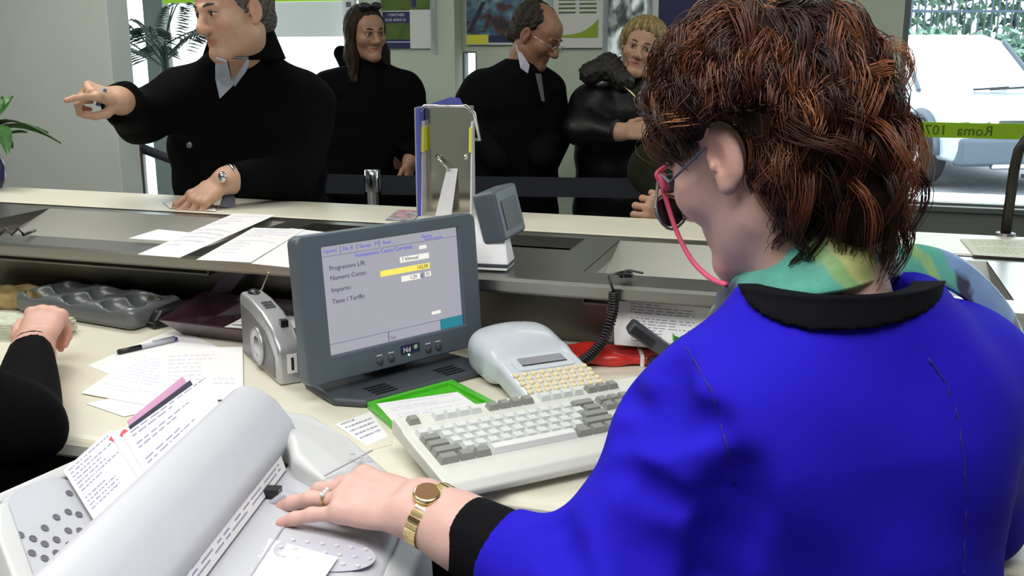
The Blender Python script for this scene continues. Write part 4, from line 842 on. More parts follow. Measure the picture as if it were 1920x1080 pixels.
# ================================================================== PEOPLE
VS = Vector
def hframe(c, fwd, roll=0.):
    """head frame: y = face direction, z = up, x = the person's right"""
    y = Vector(fwd).normalized(); x = y.cross(Vector((0, 0, 1))).normalized(); z = x.cross(y)
    m = Matrix(((x.x, y.x, z.x), (x.y, y.y, z.y), (x.z, y.z, z.z))) @ Matrix.Rotation(R(roll), 3, 'Y')
    return Matrix.Translation(c) @ m.to_4x4()
def head_field(T, s=1., male=True, neck=None):
    f = Field(); Q = np.array(T.to_3x3())
    def p(x, y, z): return T @ Vector((x*s, y*s, z*s))
    def E(c, r, k=.02, op='+'): f.ell(p(*c), np.array(r)*s, k, Q, op)
    def K(a, b, ra, rb, k=.015, op='+'): f.cone(p(*a), p(*b), ra*s, rb*s, k, op)
    jw = 1.06 if male else .95
    E((0, -.016, .038), (.076, .097, .086)); E((0, .028, -.03), (.062*jw, .064, .078), .03); E((0, .06, .04), (.058, .03, .045), .03)
    K((-.046*jw, .0, -.062), (-.014, .068, -.1), .02, .018, .03); K((.046*jw, .0, -.062), (.014, .068, -.1), .02, .018, .03); E((0, .079, -.1), (.021, .018, .017), .022)
    for sx in (-1, 1):
        E((sx*.043, .06, -.022), (.024, .026, .024), .025); E((sx*.031, .1, .004), (.0185, .016, .0115), .014, '-'); K((sx*.008, .095, .022), (sx*.045, .08, .02), .0075, .006, .012)
        E((sx*.0135, .1, -.034), (.0085, .011, .008), .008); E((sx*.031, .079, .004), (.0145, .0145, .0145), .003)
        # ear: rim, bowl, lobe
        E((sx*.079, -.012, -.003), (.009, .02, .031), .008); E((sx*.0885, -.007, .001), (.0075, .0115, .0195), .004, '-'); E((sx*.085, -.001, -.008), (.004, .004, .006), .003); E((sx*.078, -.004, -.03), (.007, .009, .009), .008)
    K((0, .092, .012), (0, .114, -.028), .0085, .0125, .014); E((0, .108, -.032), (.013, .012, .01), .01)
    K((-.024, .0795, -.0605), (0, .0865, -.059), .0045, .0055, .012); K((.024, .0795, -.0605), (0, .0865, -.059), .0045, .0058, .012); K((-.017, .081, -.071), (.017, .081, -.071), .0068, .0068, .012)
    K((-.027, .089, -.0625), (0, .0945, -.0655), .0026, .0028, .004, '-'); K((.027, .089, -.0625), (0, .0945, -.0655), .0026, .0028, .004, '-')
    if neck is None: neck = p(0, -.05, -.2)
    f.cone(p(0, -.018, -.06), neck, .054*s*(1.06 if male else .92), .062*s*(1.06 if male else .95), .03)
    return f, p
def head_cols(v, T, s, tone, male=True, lip=(.42, .12, .10)):
    I = np.array(T.inverted()); q = (v @ I[:3, :3].T + I[:3, 3])/s; c = np.tile(np.array(tone), (len(v), 1))
    def blob(cx, cy, cz, rx, ry, rz): return np.clip(1.4-np.sqrt(((q[:, 0]-cx)/rx)**2+((q[:, 1]-cy)/ry)**2+((q[:, 2]-cz)/rz)**2), 0, 1)[:, None]
    def mixc(c, m, t, a=1.): return c*(1-m*a)+np.array(t)*m*a
    c = mixc(c, np.clip(blob(0, .088, -.066, .024, .02, .0095)*1.6, 0, 1), lip, .75)
    for sx in (-1, 1): c = mixc(c, blob(sx*.042, .07, -.025, .026, .03, .024), (tone[0]*1.02, tone[1]*.78, tone[2]*.74), .5); c = mixc(c, blob(sx*.08, -.01, 0, .02, .025, .035), (tone[0], tone[1]*.75, tone[2]*.7), .5)
    c = mixc(c, blob(0, .112, -.03, .016, .016, .012), (tone[0], tone[1]*.78, tone[2]*.74), .4)
    if male: c = mixc(c, blob(0, .06, -.085, .07, .06, .035), np.array(tone)*.72, .45)
    return c
def face_parts(body, p, T, s, brow=(.05, .03, .02), iris=(.03, .02, .012)):
    bm_ = mat('brow_%.2f' % brow[0], brow, .7); wm = mat('eye_white', (.42, .39, .36), .3); im_ = mat('iris_%.2f' % iris[0], iris, .15)
    q3 = T.to_3x3().to_4x4()
    for sx in (-1, 1):
        e = MB().ell(p(sx*.031, .0815, .004), (.0132*s, .0132*s, .0078*s), T=q3).build('eye', wm, body, smooth=True)
        MB().ell(p(sx*.031, .0895, .004), (.0068*s, .0062*s, .0064*s), T=q3).build('iris', im_, e, smooth=True)
        MB().tube([p(sx*.018, .0915, .0100), p(sx*.031, .0948, .0108), p(sx*.045, .084, .0065)], [.0018*s, .0026*s, .0014*s], 6).build('upper_lid', bm_, body, smooth=True)
        MB().tube([p(sx*.013, .099, .025), p(sx*.03, .096, .030), p(sx*.048, .081, .026)], [.003*s, .0042*s, .0018*s], 6).build('eyebrow', bm_, body, smooth=True)
FING = [(.030, .090, (.043, .026, .021), .0088), (.0095, .094, (.047, .030, .022), .009), (-.0115, .089, (.043, .028, .022), .0085), (-.0305, .079, (.033, .021, .019), .0075)]
def hand_field(f, T, side, curls, spread=(6, 1, -4, -9), thumb=None, s=1., forearm=None):
    """T: origin at the wrist, y to the fingers, z = back of the hand; the thumb is on +x for side=1"""
    def p(x, y, z): return T @ Vector((x*side*s, y*s, z*s))
    tips = []
    Q = np.array(T.to_3x3())
    f.ell(p(0, .05, -.002), np.array((.036, .05, .0135))*s, .012, Q)
    for i, (x, y, seg, r) in enumerate(FING):
        k0 = p(x, y, .001); f.cone(p(x*.55, .012, 0), k0, .0125*s, .0108*s, .014); f.ell(p(x, y, .003), np.array((.0098, .010, .0098))*s, .01, Q)
        sp = R(spread[i]); c = 0.; q = Vector((x, y, .0)); ln = zip(seg, curls[i], ((r*1.06, r), (r, r*.93), (r*.93, r*.78)))
        for L_, a, (ra, rb) in ln:
            c += R(a); d = Vector((math.sin(sp)*math.cos(c), math.cos(sp)*math.cos(c), -math.sin(c))); q2 = q+d*L_
            f.cone(p(*q), p(*q2), ra*s, rb*s, .005); q = q2
        tips.append((p(*q), T.to_3x3() @ Vector((d.x*side, d.y, d.z))))
    th = thumb or [(.022, .018, -.008), (.048, .045, -.016), (.058, .074, -.022), (.060, .098, -.026)]
    f.cone(p(*th[0]), p(*th[1]), .0155*s, .0125*s, .014); f.cone(p(*th[1]), p(*th[2]), .0118*s, .0102*s, .006); f.cone(p(*th[2]), p(*th[3]), .0102*s, .0085*s, .005)
    if forearm is not None:
        e = Vector(forearm); d = e-p(0, 0, 0); xw = T.to_3x3() @ Vector((1, 0, 0))
        for o_ in (-.011, .011): f.cone(p(0, .01, 0)+xw*o_*s, p(0, 0, 0)+xw*o_*s, .0185*s, .0195*s, .015); f.cone(p(0, 0, 0)+xw*o_*s, p(0, 0, 0)+d*.35+xw*o_*.9*s, .0195*s, .0245*s, .02)
        f.cone(p(0, 0, 0)+d*.3, e, .032*s, .042*s, .03)
    return tips
def hand_cols(v, tips, tone):
    c = np.tile(np.array(tone), (len(v), 1)); red = np.array((tone[0]*1.0, tone[1]*.72, tone[2]*.68))
    for t_, _ in tips:
        m = np.clip(1.3-np.linalg.norm(v-np.array(t_), axis=1)/.022, 0, 1)[:, None]*.55; c = c*(1-m)+red*m
    return c
def bbox(pts, m): P = np.array([tuple(p) for p in pts]); return P.min(0)-m, P.max(0)+m
FIST = [(65, 80, 50), (70, 85, 50), (75, 85, 50), (80, 85, 50)]
def hframe_hand(w, d, back):
    y = Vector(d).normalized(); z = Vector(back); z = (z-y*z.dot(y)).normalized(); x = y.cross(z)
    return Matrix(((x.x, y.x, z.x, w[0]), (x.y, y.y, z.y, w[1]), (x.z, y.z, z.z, w[2]), (0, 0, 0, 1)))
def person(label, head, prof, ang, arms, coat, tone, hair, floor=0., male=True, hs=1., cr=(.068, .056, .05), coat_h=.009, extra=None, group=None, neckcut=0, legs=True, collar=True, hand_h=.0028):
    c = prof[0]; base = Vector((c[1], c[2], floor)); t = thing('person', label, 'person', (0, 0, 0))
    T = hframe(*head); zt_ = max(r[0] for r in prof); top = [r for r in prof if r[0] == zt_][0]; nk = Vector((top[1], top[2], zt_-.02))
    fh, p = head_field(T, hs, male, nk); lo, hi = bbox([p(-.1, -.13, -.13), p(.1, .13, .13), p(.1, -.13, .13), p(-.1, .13, -.13), nk], .06)
    chunks = [fh.mesh(lo, hi, .0032*hs)]; cols = [head_cols(chunks[0][0], T, hs, tone, male)]
    fr = Field(); fr.loft([(z, x, y, a*.75, b*.7) for z, x, y, a, b in prof if z < zt_-.09], ang); q3 = sorted(prof)[-3]; fr.cone(nk, Vector((q3[1], q3[2], q3[0]-.03)), .045, .05, .03)
    hb_ = []
    for A in arms:
        fr.cone(A['sh'], A['el'], .045, .036, .03); fr.cone(A['el'], A['wr'], .036, .026, .02)
        if 'hand' in A:
            h = A['hand']; ff = Field(); TT = hframe_hand(A['wr'], h['d'], h['back']); tips = hand_field(ff, TT, h['side'], h.get('curls', FIST), h.get('spread', (4, 1, -3, -7)), h.get('thumb'), h.get('s', 1.), A['wr']+(A['el']-A['wr'])*.35)
            l2, h2 = bbox([TT @ Vector((x, y, z)) for x in (-.09, .09) for y in (-.06, .2) for z in (-.12, .05)]+[A['wr']], .02)
            m_ = ff.mesh(l2, h2, hand_h); chunks.append(m_); cols.append(hand_cols(m_[0], tips, tone))
    pel = Vector((c[1], c[2], floor+.9)); sx = dirz(ang)
    if legs:
        for s_ in (-1, 1): fr.cone(pel+sx*s_*.09, Vector((c[1], c[2], floor+.48))+sx*s_*.1, .075, .052, .03); fr.cone(Vector((c[1], c[2], floor+.48))+sx*s_*.1, Vector((c[1], c[2], floor+.09))+sx*s_*.1, .052, .036, .02)
    pts = [Vector((r[1]+a*.35, r[2]+b*.35, r[0])) for r in prof for a in (-1, 1) for b in (-1, 1)]+[A[k] for A in arms for k in ('sh', 'el', 'wr')]+[Vector((c[1], c[2], floor+.05))]
    lo, hi = bbox(pts, .09); m_ = fr.mesh(lo, hi, .014); chunks.append(m_); cols.append(np.tile(np.array(tone), (len(m_[0]), 1)))
    v, f = join(chunks); body = np_mesh('body', v, f, M['skin'], t, np.concatenate(cols))
    # coat
    fc = Field(); fc.loft(prof, ang, .03); cuts = []
    for A in arms:
        r = A.get('r', cr); fc.cone(A['sh'], A['el'], r[0], r[1], .09); e = A['wr']-(A['wr']-A['el']).normalized()*A.get('short', .02); fc.cone(A['el'], e, r[1], r[2], .03)
        if 'hand' in A: cuts.append((e, A['wr']-A['el'], r[2]+.03))
    fc.warp(lambda X, Y, Z: .004*np.sin(Z*38+X*25)*np.sin(X*31-Z*14+Y*20), lo, hi)
    # neck opening
    hd = Vector((head[1][0], head[1][1], 0)).normalized()
    for q_ in cuts: fc.cuff(*q_)
    if neckcut: fc.cone(nk-Vector((0, 0, .04))+hd*.0, nk+Vector((0, 0, .2))+hd*.05, neckcut, neckcut+.035, .008, '-')
    lo, hi = bbox(pts, .12); v, f = fc.mesh(lo, hi, coat_h); np_mesh('coat', v, f, coat, t)
    if collar:
        # standing collar: open ring around the neck
        P = []; n = 20
        for i in range(n+1):
            a = R(-118+236*i/n); d = Matrix.Rotation(a, 3, 'Z') @ (-hd); rr = .072; h_ = .05+.012*math.cos(a)
            q = nk+d*rr+Vector((0, 0, .015)); 
            P.append([q+Vector((0, 0, -.03))+d*.012, q+d*.004+Vector((0, 0, h_*.5)), q+Vector((0, 0, h_)), q+d*.02+Vector((0, 0, h_*.75)), q+d*.05+Vector((0, 0, -.035))])
        MB().grid(P).build('collar', coat, t, smooth=True, solid=.006)
    if legs:
        ft_ = Field()
        for s_ in (-1, 1): ft_.cone(pel+sx*s_*.085, Vector((c[1], c[2], floor+.48))+sx*s_*.1, .095, .072, .03); ft_.cone(Vector((c[1], c[2], floor+.48))+sx*s_*.1, Vector((c[1], c[2], floor+.07))+sx*s_*.1, .072, .06, .03)
        lo2, hi2 = bbox([pel, Vector((c[1], c[2], floor))], .28); v, f = ft_.mesh(lo2, hi2, .015); np_mesh('trousers', v, f, M['greycoat'], t)
        for s_ in (-1, 1): MB().ell(Vector((c[1], c[2], floor+.04))+sx*s_*.1+hd*.05, (.05, .13, .04), T=Matrix.Rotation(math.atan2(hd.y, hd.x)-math.pi/2, 4, 'Z')).build('shoe', M['black'], t, smooth=True)
    if hair: hair(t, T, p, hs)
    both = Field(); both._a(fc.ev, (-9,)*3, (9,)*3, 0, '+'); both._a(fh.ev, (-9,)*3, (9,)*3, 0, '+'); FC[0] = both; return t, body, T, p, nk
FC = [None]
def patch(name, px, m, par, th=.004, off=.006, fld=None):
    """small piece of cloth laid on the coat"""
    fld = fld or FC[0]; P = [fld.cast(*q) for q in px]; P = [q+(VS((0, 0, CAMZ))-q).normalized()*off for q in P if q is not None]
    if len(P) > 2: MB().add(P, [tuple(range(len(P)))]).build(name, m, par, solid=th)
def streaks(v, T, base, var, seed=0, k=70):
    I = np.array(T.inverted()); q = v @ I[:3, :3].T+I[:3, 3]; a = np.arctan2(q[:, 0], q[:, 1]); n = .5+.5*np.sin(a*k*.35+3*np.sin(q[:, 2]*22+seed))*np.sin(a*k*.13+q[:, 2]*40); n = n[:, None]
    return np.array(base)*(1-n)+np.array(var)*n
def short_hair(base, var, cut=(.07, .075), side=(.005, -.03), low=-.06, inf=.011, bald=False, warp=.0025, wide=1.):
    def fn(t, T, p, s):
        f = Field(); Q = np.array(T.to_3x3()); f.ell(p(0, -.018, .04), (np.array((.076, .097, .086))+inf)*s*np.array((wide, 1, 1)), .02, Q)
        f.cone(p(0, -.06, -.01), p(0, -.075, low+.02), .066*s, .05*s, .02)
        dy, dz = cut[0]-side[0], cut[1]-side[1]; n = T.to_3x3() @ Vector((0, dz, -dy)); f.half(p(0, *cut), n, .012); f.half(p(0, 0, low), T.to_3x3() @ Vector((0, .2, -1)), .012)
        if bald: f.ell(p(0, .05, .10), np.array((.062, .11, .075))*s, .012, Q, '-')
        for sx in (-1, 1): f.ell(p(sx*.09, -.008, -.004), np.array((.022, .024, .036))*s, .01, Q, '-')
        I = np.array(T.inverted())
        def wf(X, Y, Z):
            x = I[0, 0]*X+I[0, 1]*Y+I[0, 2]*Z+I[0, 3]; y = I[1, 0]*X+I[1, 1]*Y+I[1, 2]*Z+I[1, 3]; z = I[2, 0]*X+I[2, 1]*Y+I[2, 2]*Z+I[2, 3]; a = np.arctan2(x, z+.02); return warp*np.sin(a*26+6*np.sin(y*30))*np.sin(y*55+a*4)
        lo, hi = bbox([p(-.12, -.15, -.12), p(.12, .12, .15), p(.12, -.15, .15), p(-.12, .12, -.12), p(-.12, .12, .15), p(.12, -.15, -.12)], .02); f.warp(wf, lo, hi)
        v, fc = f.mesh(lo, hi, .0032); np_mesh('hair', v, fc, M['hairs'], t, streaks(v, T, base, var))
    return fn
def long_hair(base, var):
    def fn(t, T, p, s):
        f = Field(); Q = np.array(T.to_3x3()); f.ell(p(0, -.018, .042), np.array((.087, .106, .096))*s, .02, Q)
        n = T.to_3x3() @ Vector((0, .105, -.07)); f.half(p(0, .072, .082), n, .012)
        for sx in (-1, 1): f.cone(p(sx*.068, .0, .03), p(sx*.078, -.0, -.09), .026*s, .032*s, .03); f.cone(p(sx*.078, .0, -.09), p(sx*.092, .035, -.2), .032*s, .02*s, .03)
        f.cone(p(0, -.06, .0), p(0, -.07, -.14), .07*s, .06*s, .03)
        lo, hi = bbox([p(-.14, -.16, -.24), p(.14, .12, .15), p(.14, -.16, .15), p(-.14, .12, -.24)], .04); f.warp(lambda X, Y, Z: .003*np.sin(X*190+3*np.sin(Z*30))*np.sin(Y*160), lo, hi)
        v, fc = f.mesh(lo, hi, .0034); np_mesh('hair', v, fc, M['hairs'], t, streaks(v, T, base, var))
    return fn
# ---- the pointing man at the counter
hc = at(438, 22, Y=2.86)
wrR = at(222, 186, Y=2.80); wrL = at(424, 337, Y=2.86)
man, body, T, p, nk = person('man in black coat pointing left and leaning on the counter', (hc, (-.62, -.78, -.16), 4), [(.45, -.84, 3.24, .26, .17), (.95, -.84, 3.22, .25, .16), (1.2, -.83, 3.19, .255, .155), (1.34, -.81, 3.12, .235, .14), (1.42, -.79, 3.04, .15, .11), (1.48, -.775, 2.98, .07, .07)], R(-12),
    [dict(sh=VS((-.985, 3.09, 1.335)), el=at(262, 222, Y=2.98), wr=wrR, r=(.078, .068, .058), hand=dict(d=at(150, 165, Y=2.69)-wrR, back=(.15, -.55, .8), side=-1, curls=[(12, 10, 6), (62, 70, 40), (72, 75, 40), (78, 75, 40)], thumb=[(.022, .018, -.012), (.036, .045, -.034), (.030, .066, -.052), (.018, .082, -.062)], s=1.02)),
     dict(sh=VS((-.63, 3.12, 1.315)), el=at(548, 330, Y=3.0), wr=wrL, r=(.074, .066, .05), hand=dict(d=VS((-.74, -.42, -.52)), back=(-.1, -.55, .85), side=1, curls=[(8, 36, 22), (12, 38, 24), (16, 40, 24), (20, 42, 24)], spread=(14, 4, -7, -18), s=1.12))],
    M['blackcoat'], (.52, .31, .205), short_hair((.05, .045, .04), (.13, .12, .11), low=-.05), hs=1.02, hand_h=.0022)
face_parts(body, p, T, 1.02, (.06, .045, .035))
# shirt in the open neck, button, watch, keys in the hand
hd = VS((-.62, -.78, 0)).normalized(); sd = VS((hd.y, -hd.x, 0))
SKM = M['skin']
patch('shirt', [(404, 108), (466, 108), (460, 126), (438, 158), (412, 184), (404, 150)], M['shirt'], man, off=.004)
patch('throat', [(428, 112), (462, 112), (440, 146), (434, 146)], mat('throat_skin', (.42, .22, .15), .5), man, off=.010)
patch('shirt_collar', [(405, 108), (424, 114), (433, 152), (418, 140), (404, 128)], M['shirt'], man, off=.015); patch('shirt_collar', [(437, 150), (462, 110), (468, 112), (462, 132), (440, 162)], M['shirt'], man, off=.013)
wa = wrL+(at(548, 330, Y=3.0)-wrL).normalized()*.012; T_ = frame(wa, (at(548, 330, Y=3.0)-wrL), (0, 0, 1))
MB().tube([T_ @ VS((0, .041*math.cos(R(a)), .035*math.sin(R(a)))) for a in range(0, 361, 20)], .0055, 6, False).build('watch_strap', M['chrome'], man, smooth=True)
wc = at(417, 332, Y=2.80); MB().ell(wc, (.012, .012, .016)).build('watch_case', M['chrome'], man, smooth=True)
ck = at(190, 182, Y=2.735); k_ = thing('pen_cap', 'small blue grey pen held in the pointing hand', 'pen', ck); MB().tube([(-.012, 0, -.022), (.012, 0, .022)], .006, 8).build('barrel', mat('blue_grey', (.10, .13, .22), .3), k_, smooth=True)
MB().add([at(412, 388, Y=2.83), at(440, 392, Y=2.86), at(440, 365, Y=2.88), at(420, 366, Y=2.86)], [(0, 1, 2, 3)]).build('shirt_cuff', mat('grey_cuff', (.13, .13, .17), .7), man, solid=.01)
MB().ell(at(355, 272, Y=3.0), (.009, .004, .009)).build('button', M['silverd'], man, smooth=True)

# ---- woman with sunglasses on her dark hair
hc = at(686, 64, Y=4.5)
wom, body, T, p, nk = person('dark-haired woman in black coat standing by the bright window', (hc, (.58, -.81, -.06), 3), [(.5, -.64, 4.62, .235, .17), (.9, -.64, 4.6, .22, .16), (1.12, -.635, 4.58, .205, .15), (1.28, -.63, 4.56, .185, .13), (1.36, -.63, 4.55, .13, .1), (1.42, -.632, 4.54, .07, .07)], R(15),
    [dict(sh=VS((-.80, 4.52, 1.31)), el=VS((-.83, 4.55, 1.06)), wr=VS((-.78, 4.45, .86))), dict(sh=VS((-.47, 4.58, 1.30)), el=VS((-.42, 4.57, 1.06)), wr=at(768, 305, Y=4.5), hand=dict(d=VS((-.1, -.2, -1)), back=(.9, -.3, 0), side=1, curls=[(30, 30, 20)]*4, s=.9))],
    M['blackcoat'], (.34, .19, .12), long_hair((.010, .007, .005), (.035, .02, .011)), male=False, hs=.93, hand_h=.004, collar=False)
face_parts(body, p, T, .93, (.02, .013, .01))
for sx in (-1, 1): MB().ell(p(sx*.03, .055, .125), (.028, .012, .018), T=T.to_3x3().to_4x4()).build('sunglass_lens', M['black'], wom, smooth=True)
MB().tube([p(-.06, .05, .12), p(0, .068, .128), p(.06, .05, .12)], .003, 6).build('sunglass_frame', M['black'], wom, smooth=True)
f = Field(); f.cone(at(640, 100, Y=4.62), at(655, 118, Y=4.62), .035, .05, .02); f.cone(nk+VS((0, 0, -.02)), nk+VS((0, 0, .05)), .078, .066, .02); v, fc = f.mesh(*bbox([at(640, 100, Y=4.62), at(655, 118, Y=4.62), nk], .14), .008); np_mesh('hood', v, fc, M['blackcoat'], wom)

# ---- balding man in glasses
hc = at(1006, 66, Y=4.4)
gm, body, T, p, nk = person('balding man in glasses and dark coat looking down in the queue', (hc, (.80, -.40, -.50), 0), [(.5, .0, 4.55, .23, .18), (.9, .0, 4.53, .22, .17), (1.12, -.0, 4.5, .215, .16), (1.28, .0, 4.47, .205, .15), (1.37, .02, 4.44, .14, .115), (1.43, .045, 4.42, .07, .07)], R(30),
    [dict(sh=VS((-.14, 4.40, 1.30)), el=at(868, 222, Y=4.38), wr=VS((-.05, 4.24, 1.0))), dict(sh=VS((.16, 4.50, 1.29)), el=at(1040, 265, Y=4.5), wr=VS((.12, 4.28, 1.02)))],
    M['greycoat'], (.30, .145, .085), short_hair((.016, .012, .008), (.05, .04, .03), bald=True, cut=(.03, .09), side=(-.005, -.03), low=-.06), hs=1.04, collar=False)
face_parts(body, p, T, 1.04, (.03, .02, .015))
gl = MB()
for sx in (-1, 1): gl.tube([p(sx*.032+.02*math.cos(R(a)), .112, -.004+.016*math.sin(R(a))) for a in range(0, 361, 30)], .0014, 5, False)
gl.tube([p(-.012, .113, .0), p(.012, .113, .0)], .0014, 5); gl.tube([p(.052, .11, .0), p(.078, -.01, .008)], .0014, 5); gl.tube([p(-.052, .11, .0), p(-.078, -.01, .008)], .0014, 5); tag(gl.build('glasses', M['chrome'], gm, smooth=True), kind='stuff')
patch('shirt_collar', [(956, 84), (966, 80), (984, 108), (993, 122), (990, 138), (976, 128)], M['lilac'], gm, off=.012)
patch('shirt_front', [(1004, 138), (1014, 138), (1021, 190), (1016, 190)], M['tie'], gm, off=.012)

# ---- blonde woman
hc = at(1203, 93, Y=4.4)
bl, body, T, p, nk = person('blonde woman in black coat with fur collar and gold necklace', (hc, (-.22, -.97, .04), -15), [(.5, .52, 4.55, .25, .18), (.9, .52, 4.53, .24, .17), (1.1, .51, 4.5, .235, .16), (1.22, .51, 4.48, .22, .15), (1.30, .52, 4.46, .15, .11), (1.35, .535, 4.45, .07, .07)], R(-8),
    [dict(sh=VS((.33, 4.42, 1.24)), el=at(1088, 240, Y=4.32), wr=at(1165, 248, Y=4.22), r=(.082, .07, .055), hand=dict(d=VS((.9, -.15, .1)), back=(-.1, -.9, .4), side=-1, curls=[(50, 60, 40)]*4, s=.95)), dict(sh=VS((.70, 4.45, 1.23)), el=VS((.74, 4.4, 1.0)), wr=VS((.62, 4.22, 1.02)), r=(.08, .068, .055))],
    M['leather'], (.50, .29, .19), short_hair((.13, .085, .03), (.42, .32, .14), cut=(.078, .07), side=(.0, -.05), low=-.045, inf=.022, warp=.004, wide=1.08), male=False, hs=.98, collar=False, hand_h=.004)
face_parts(body, p, T, .98, (.10, .06, .03))
f = Field(); f.cone(at(1108, 138, Y=4.36), at(1140, 122, Y=4.40), .05, .045, .03); f.cone(at(1140, 122, Y=4.40), at(1168, 150, Y=4.34), .045, .05, .03); f.cone(nk+VS((0, .02, -.03)), nk+VS((0, .02, .05)), .08, .068, .03)
lo, hi = bbox([at(1108, 138, Y=4.36), at(1168, 150, Y=4.34), nk], .13); f.warp(lambda X, Y, Z: .006*np.sin(X*140)*np.sin(Z*150+X*60)*np.sin(Y*130), lo, hi); v, fc = f.mesh(lo, hi, .006); np_mesh('fur_collar', v, fc, M['fur'], bl)
MB().tube([at(1170, 163, Y=4.24), at(1182, 172, Y=4.22), at(1192, 183, Y=4.21), at(1200, 178, Y=4.21), at(1202, 165, Y=4.23)], .005, 6).build('necklace', M['gold'], bl, smooth=True)
for px, py in ((1163, 106), (1216, 134)): MB().ell(at(px, py, Y=4.30), (.008, .008, .011)).build('earring', M['chrome'], bl, smooth=True)
MB().tube([at(1200, 214, Y=4.2), at(1218, 210, Y=4.22), at(1228, 205, Y=4.25)], .005, 5).build('bag_strap', M['silverd'], bl, smooth=True)

# ---- customer behind the clerk: hands and olive sleeves show
wA = at(1282, 404, Y=2.74); wB = at(1345, 412, Y=2.72)
cu, body, T, p, nk = person('customer in olive jacket whose clasped hands rest on the counter', (VS((.72, 2.97, 1.525)), (-.3, -.9, -.3), 0), [(.5, .72, 3.14, .25, .17), (.95, .72, 3.12, .245, .16), (1.15, .72, 3.1, .245, .155), (1.27, .72, 3.07, .22, .14), (1.33, .72, 3.06, .13, .10), (1.37, .72, 3.05, .07, .07)], R(-8),
    [dict(sh=VS((.53, 3.02, 1.27)), el=at(1226, 318, Y=2.93), wr=wA, r=(.085, .07, .05), short=.05, hand=dict(d=VS((-.72, -.1, .25)), back=(-.35, -.85, .3), side=-1, curls=[(58, 80, 50), (66, 84, 50), (72, 86, 50), (76, 86, 50)], spread=(8, 2, -5, -12), s=1.1)), dict(sh=VS((.90, 3.0, 1.27)), el=VS((.80, 2.86, 1.12)), wr=wB, r=(.085, .07, .05), short=.03, hand=dict(d=VS((-.9, .05, .12)), back=(0, -.6, .8), side=1, curls=[(30, 55, 40)]*4, s=1.05))],
    M['olive'], (.46, .26, .165), short_hair((.03, .025, .02), (.06, .05, .04)), collar=False)
face_parts(body, p, T, 1., (.04, .03, .02))
MB().tube([wA+VS((-.012, -.035, -.01)), wA+VS((-.02, -.045, .012)), wA+VS((-.01, -.03, .03))], .008, 6).build('dark_strap', M['olive'], cu, smooth=True)
ob = at(1270, 338, Y=2.70); o_ = thing('black_wallet', 'black wallet held in the hands of the olive jacket customer', 'wallet', ob); MB().box(-.03, .06, -.01, .01, -.03, .02).build('cover', M['black'], o_, bevel=.005)

# ---- colleague at the left edge: sleeve and hand
wC = at(62, 648, z=.938); eC = at(42, 800, z=.925); sC = VS((-1.02, 1.36, 1.14))
co, body, T, p, nk = person('colleague in black at the left edge with hand on banknotes', (VS((-1.35, 1.42, 1.42)), (.0, .95, -.3), 0), [(.45, -1.25, 1.22, .23, .18), (.8, -1.25, 1.22, .2, .15), (1.0, -1.25, 1.25, .21, .15), (1.15, -1.26, 1.30, .2, .13), (1.22, -1.28, 1.32, .12, .1), (1.28, -1.30, 1.34, .07, .07)], R(5),
    [dict(sh=sC, el=eC, wr=wC, r=(.072, .054, .037), short=.012, hand=dict(d=VS((-.05, .80, .40)), back=(.0, -.5, .8), side=-1, curls=[(62, 50, 30), (66, 52, 30), (70, 55, 30), (74, 58, 30)], s=1.0)), dict(sh=VS((-1.50, 1.30, 1.12)), el=VS((-1.6, 1.45, .95)), wr=VS((-1.42, 1.68, .93)))],
    M['blackcoat'], (.62, .36, .28), short_hair((.02, .015, .01), (.05, .035, .02)), floor=.12, legs=False, male=False)
face_parts(body, p, T, 1., (.04, .03, .02))

# ---- barrier posts and belts
def post(px, Y, label, h):
    q = at(px, 300, Y=Y); t = thing('barrier_post', label, 'post', (q.x, q.y, 0)); MB().lathe([(.17, 0), (.17, .012), (.03, .03), (.03, .04)], 28).build('base', M['alu'], t, smooth=True); MB().lathe([(.024, .03), (.024, h-.09), (.032, h-.085), (.032, h), (.026, h+.006)], 20).build('pole', M['chrome'], t, smooth=True); return VS((q.x, q.y, h))
B1 = post(697, 4.15, 'chrome barrier post in front of the dark-haired woman', .985)
B2 = post(1400, 4.0, 'chrome barrier post hidden behind the clerk\'s head', .985)
B0 = at(575, 318, Y=4.3)
def belt(a, b, label, z0=.885, z1=.965):
    t = thing('barrier_belt', label, 'belt', a); d = VS((b.x-a.x, b.y-a.y, 0)); n = VS((-d.y, d.x, 0)).normalized()*.002
    MB().add([VS((0, 0, z0-a.z))-n, d+VS((0, 0, z0-a.z))-n, d+VS((0, 0, z1-a.z))-n, VS((0, 0, z1-a.z))-n, VS((0, 0, z0-a.z))+n, d+VS((0, 0, z0-a.z))+n, d+VS((0, 0, z1-a.z))+n, VS((0, 0, z1-a.z))+n], [(0, 1, 2, 3), (7, 6, 5, 4), (0, 4, 5, 1), (1, 5, 6, 2), (2, 6, 7, 3), (3, 7, 4, 0)]).build('webbing', M['belt'], t)
dn = (B2-B1).normalized()*.034
belt(B1+dn, B2-dn, 'navy barrier belt stretched before the queue right of the chrome post'); belt(at(470, 300, Y=4.25), B1-dn, 'navy barrier belt left of the chrome post behind the pointing man')
q = at(256, 262, Y=4.6); t = thing('door_post', 'bronze metal post beside the left wall with a sloping dark handrail', 'post', (q.x, q.y, 0)); MB().box(-.028, .028, -.02, .02, 0, q.z).build('pole', mat('bronze_post', (.16, .13, .10), .35, .6), t, bevel=.004); MB().tube([(0, 0, q.z-.03), (.14, 0, q.z-.085), (.5, .0, q.z-.2)], .022, 8).build('handrail', M['belt'], t, smooth=True)
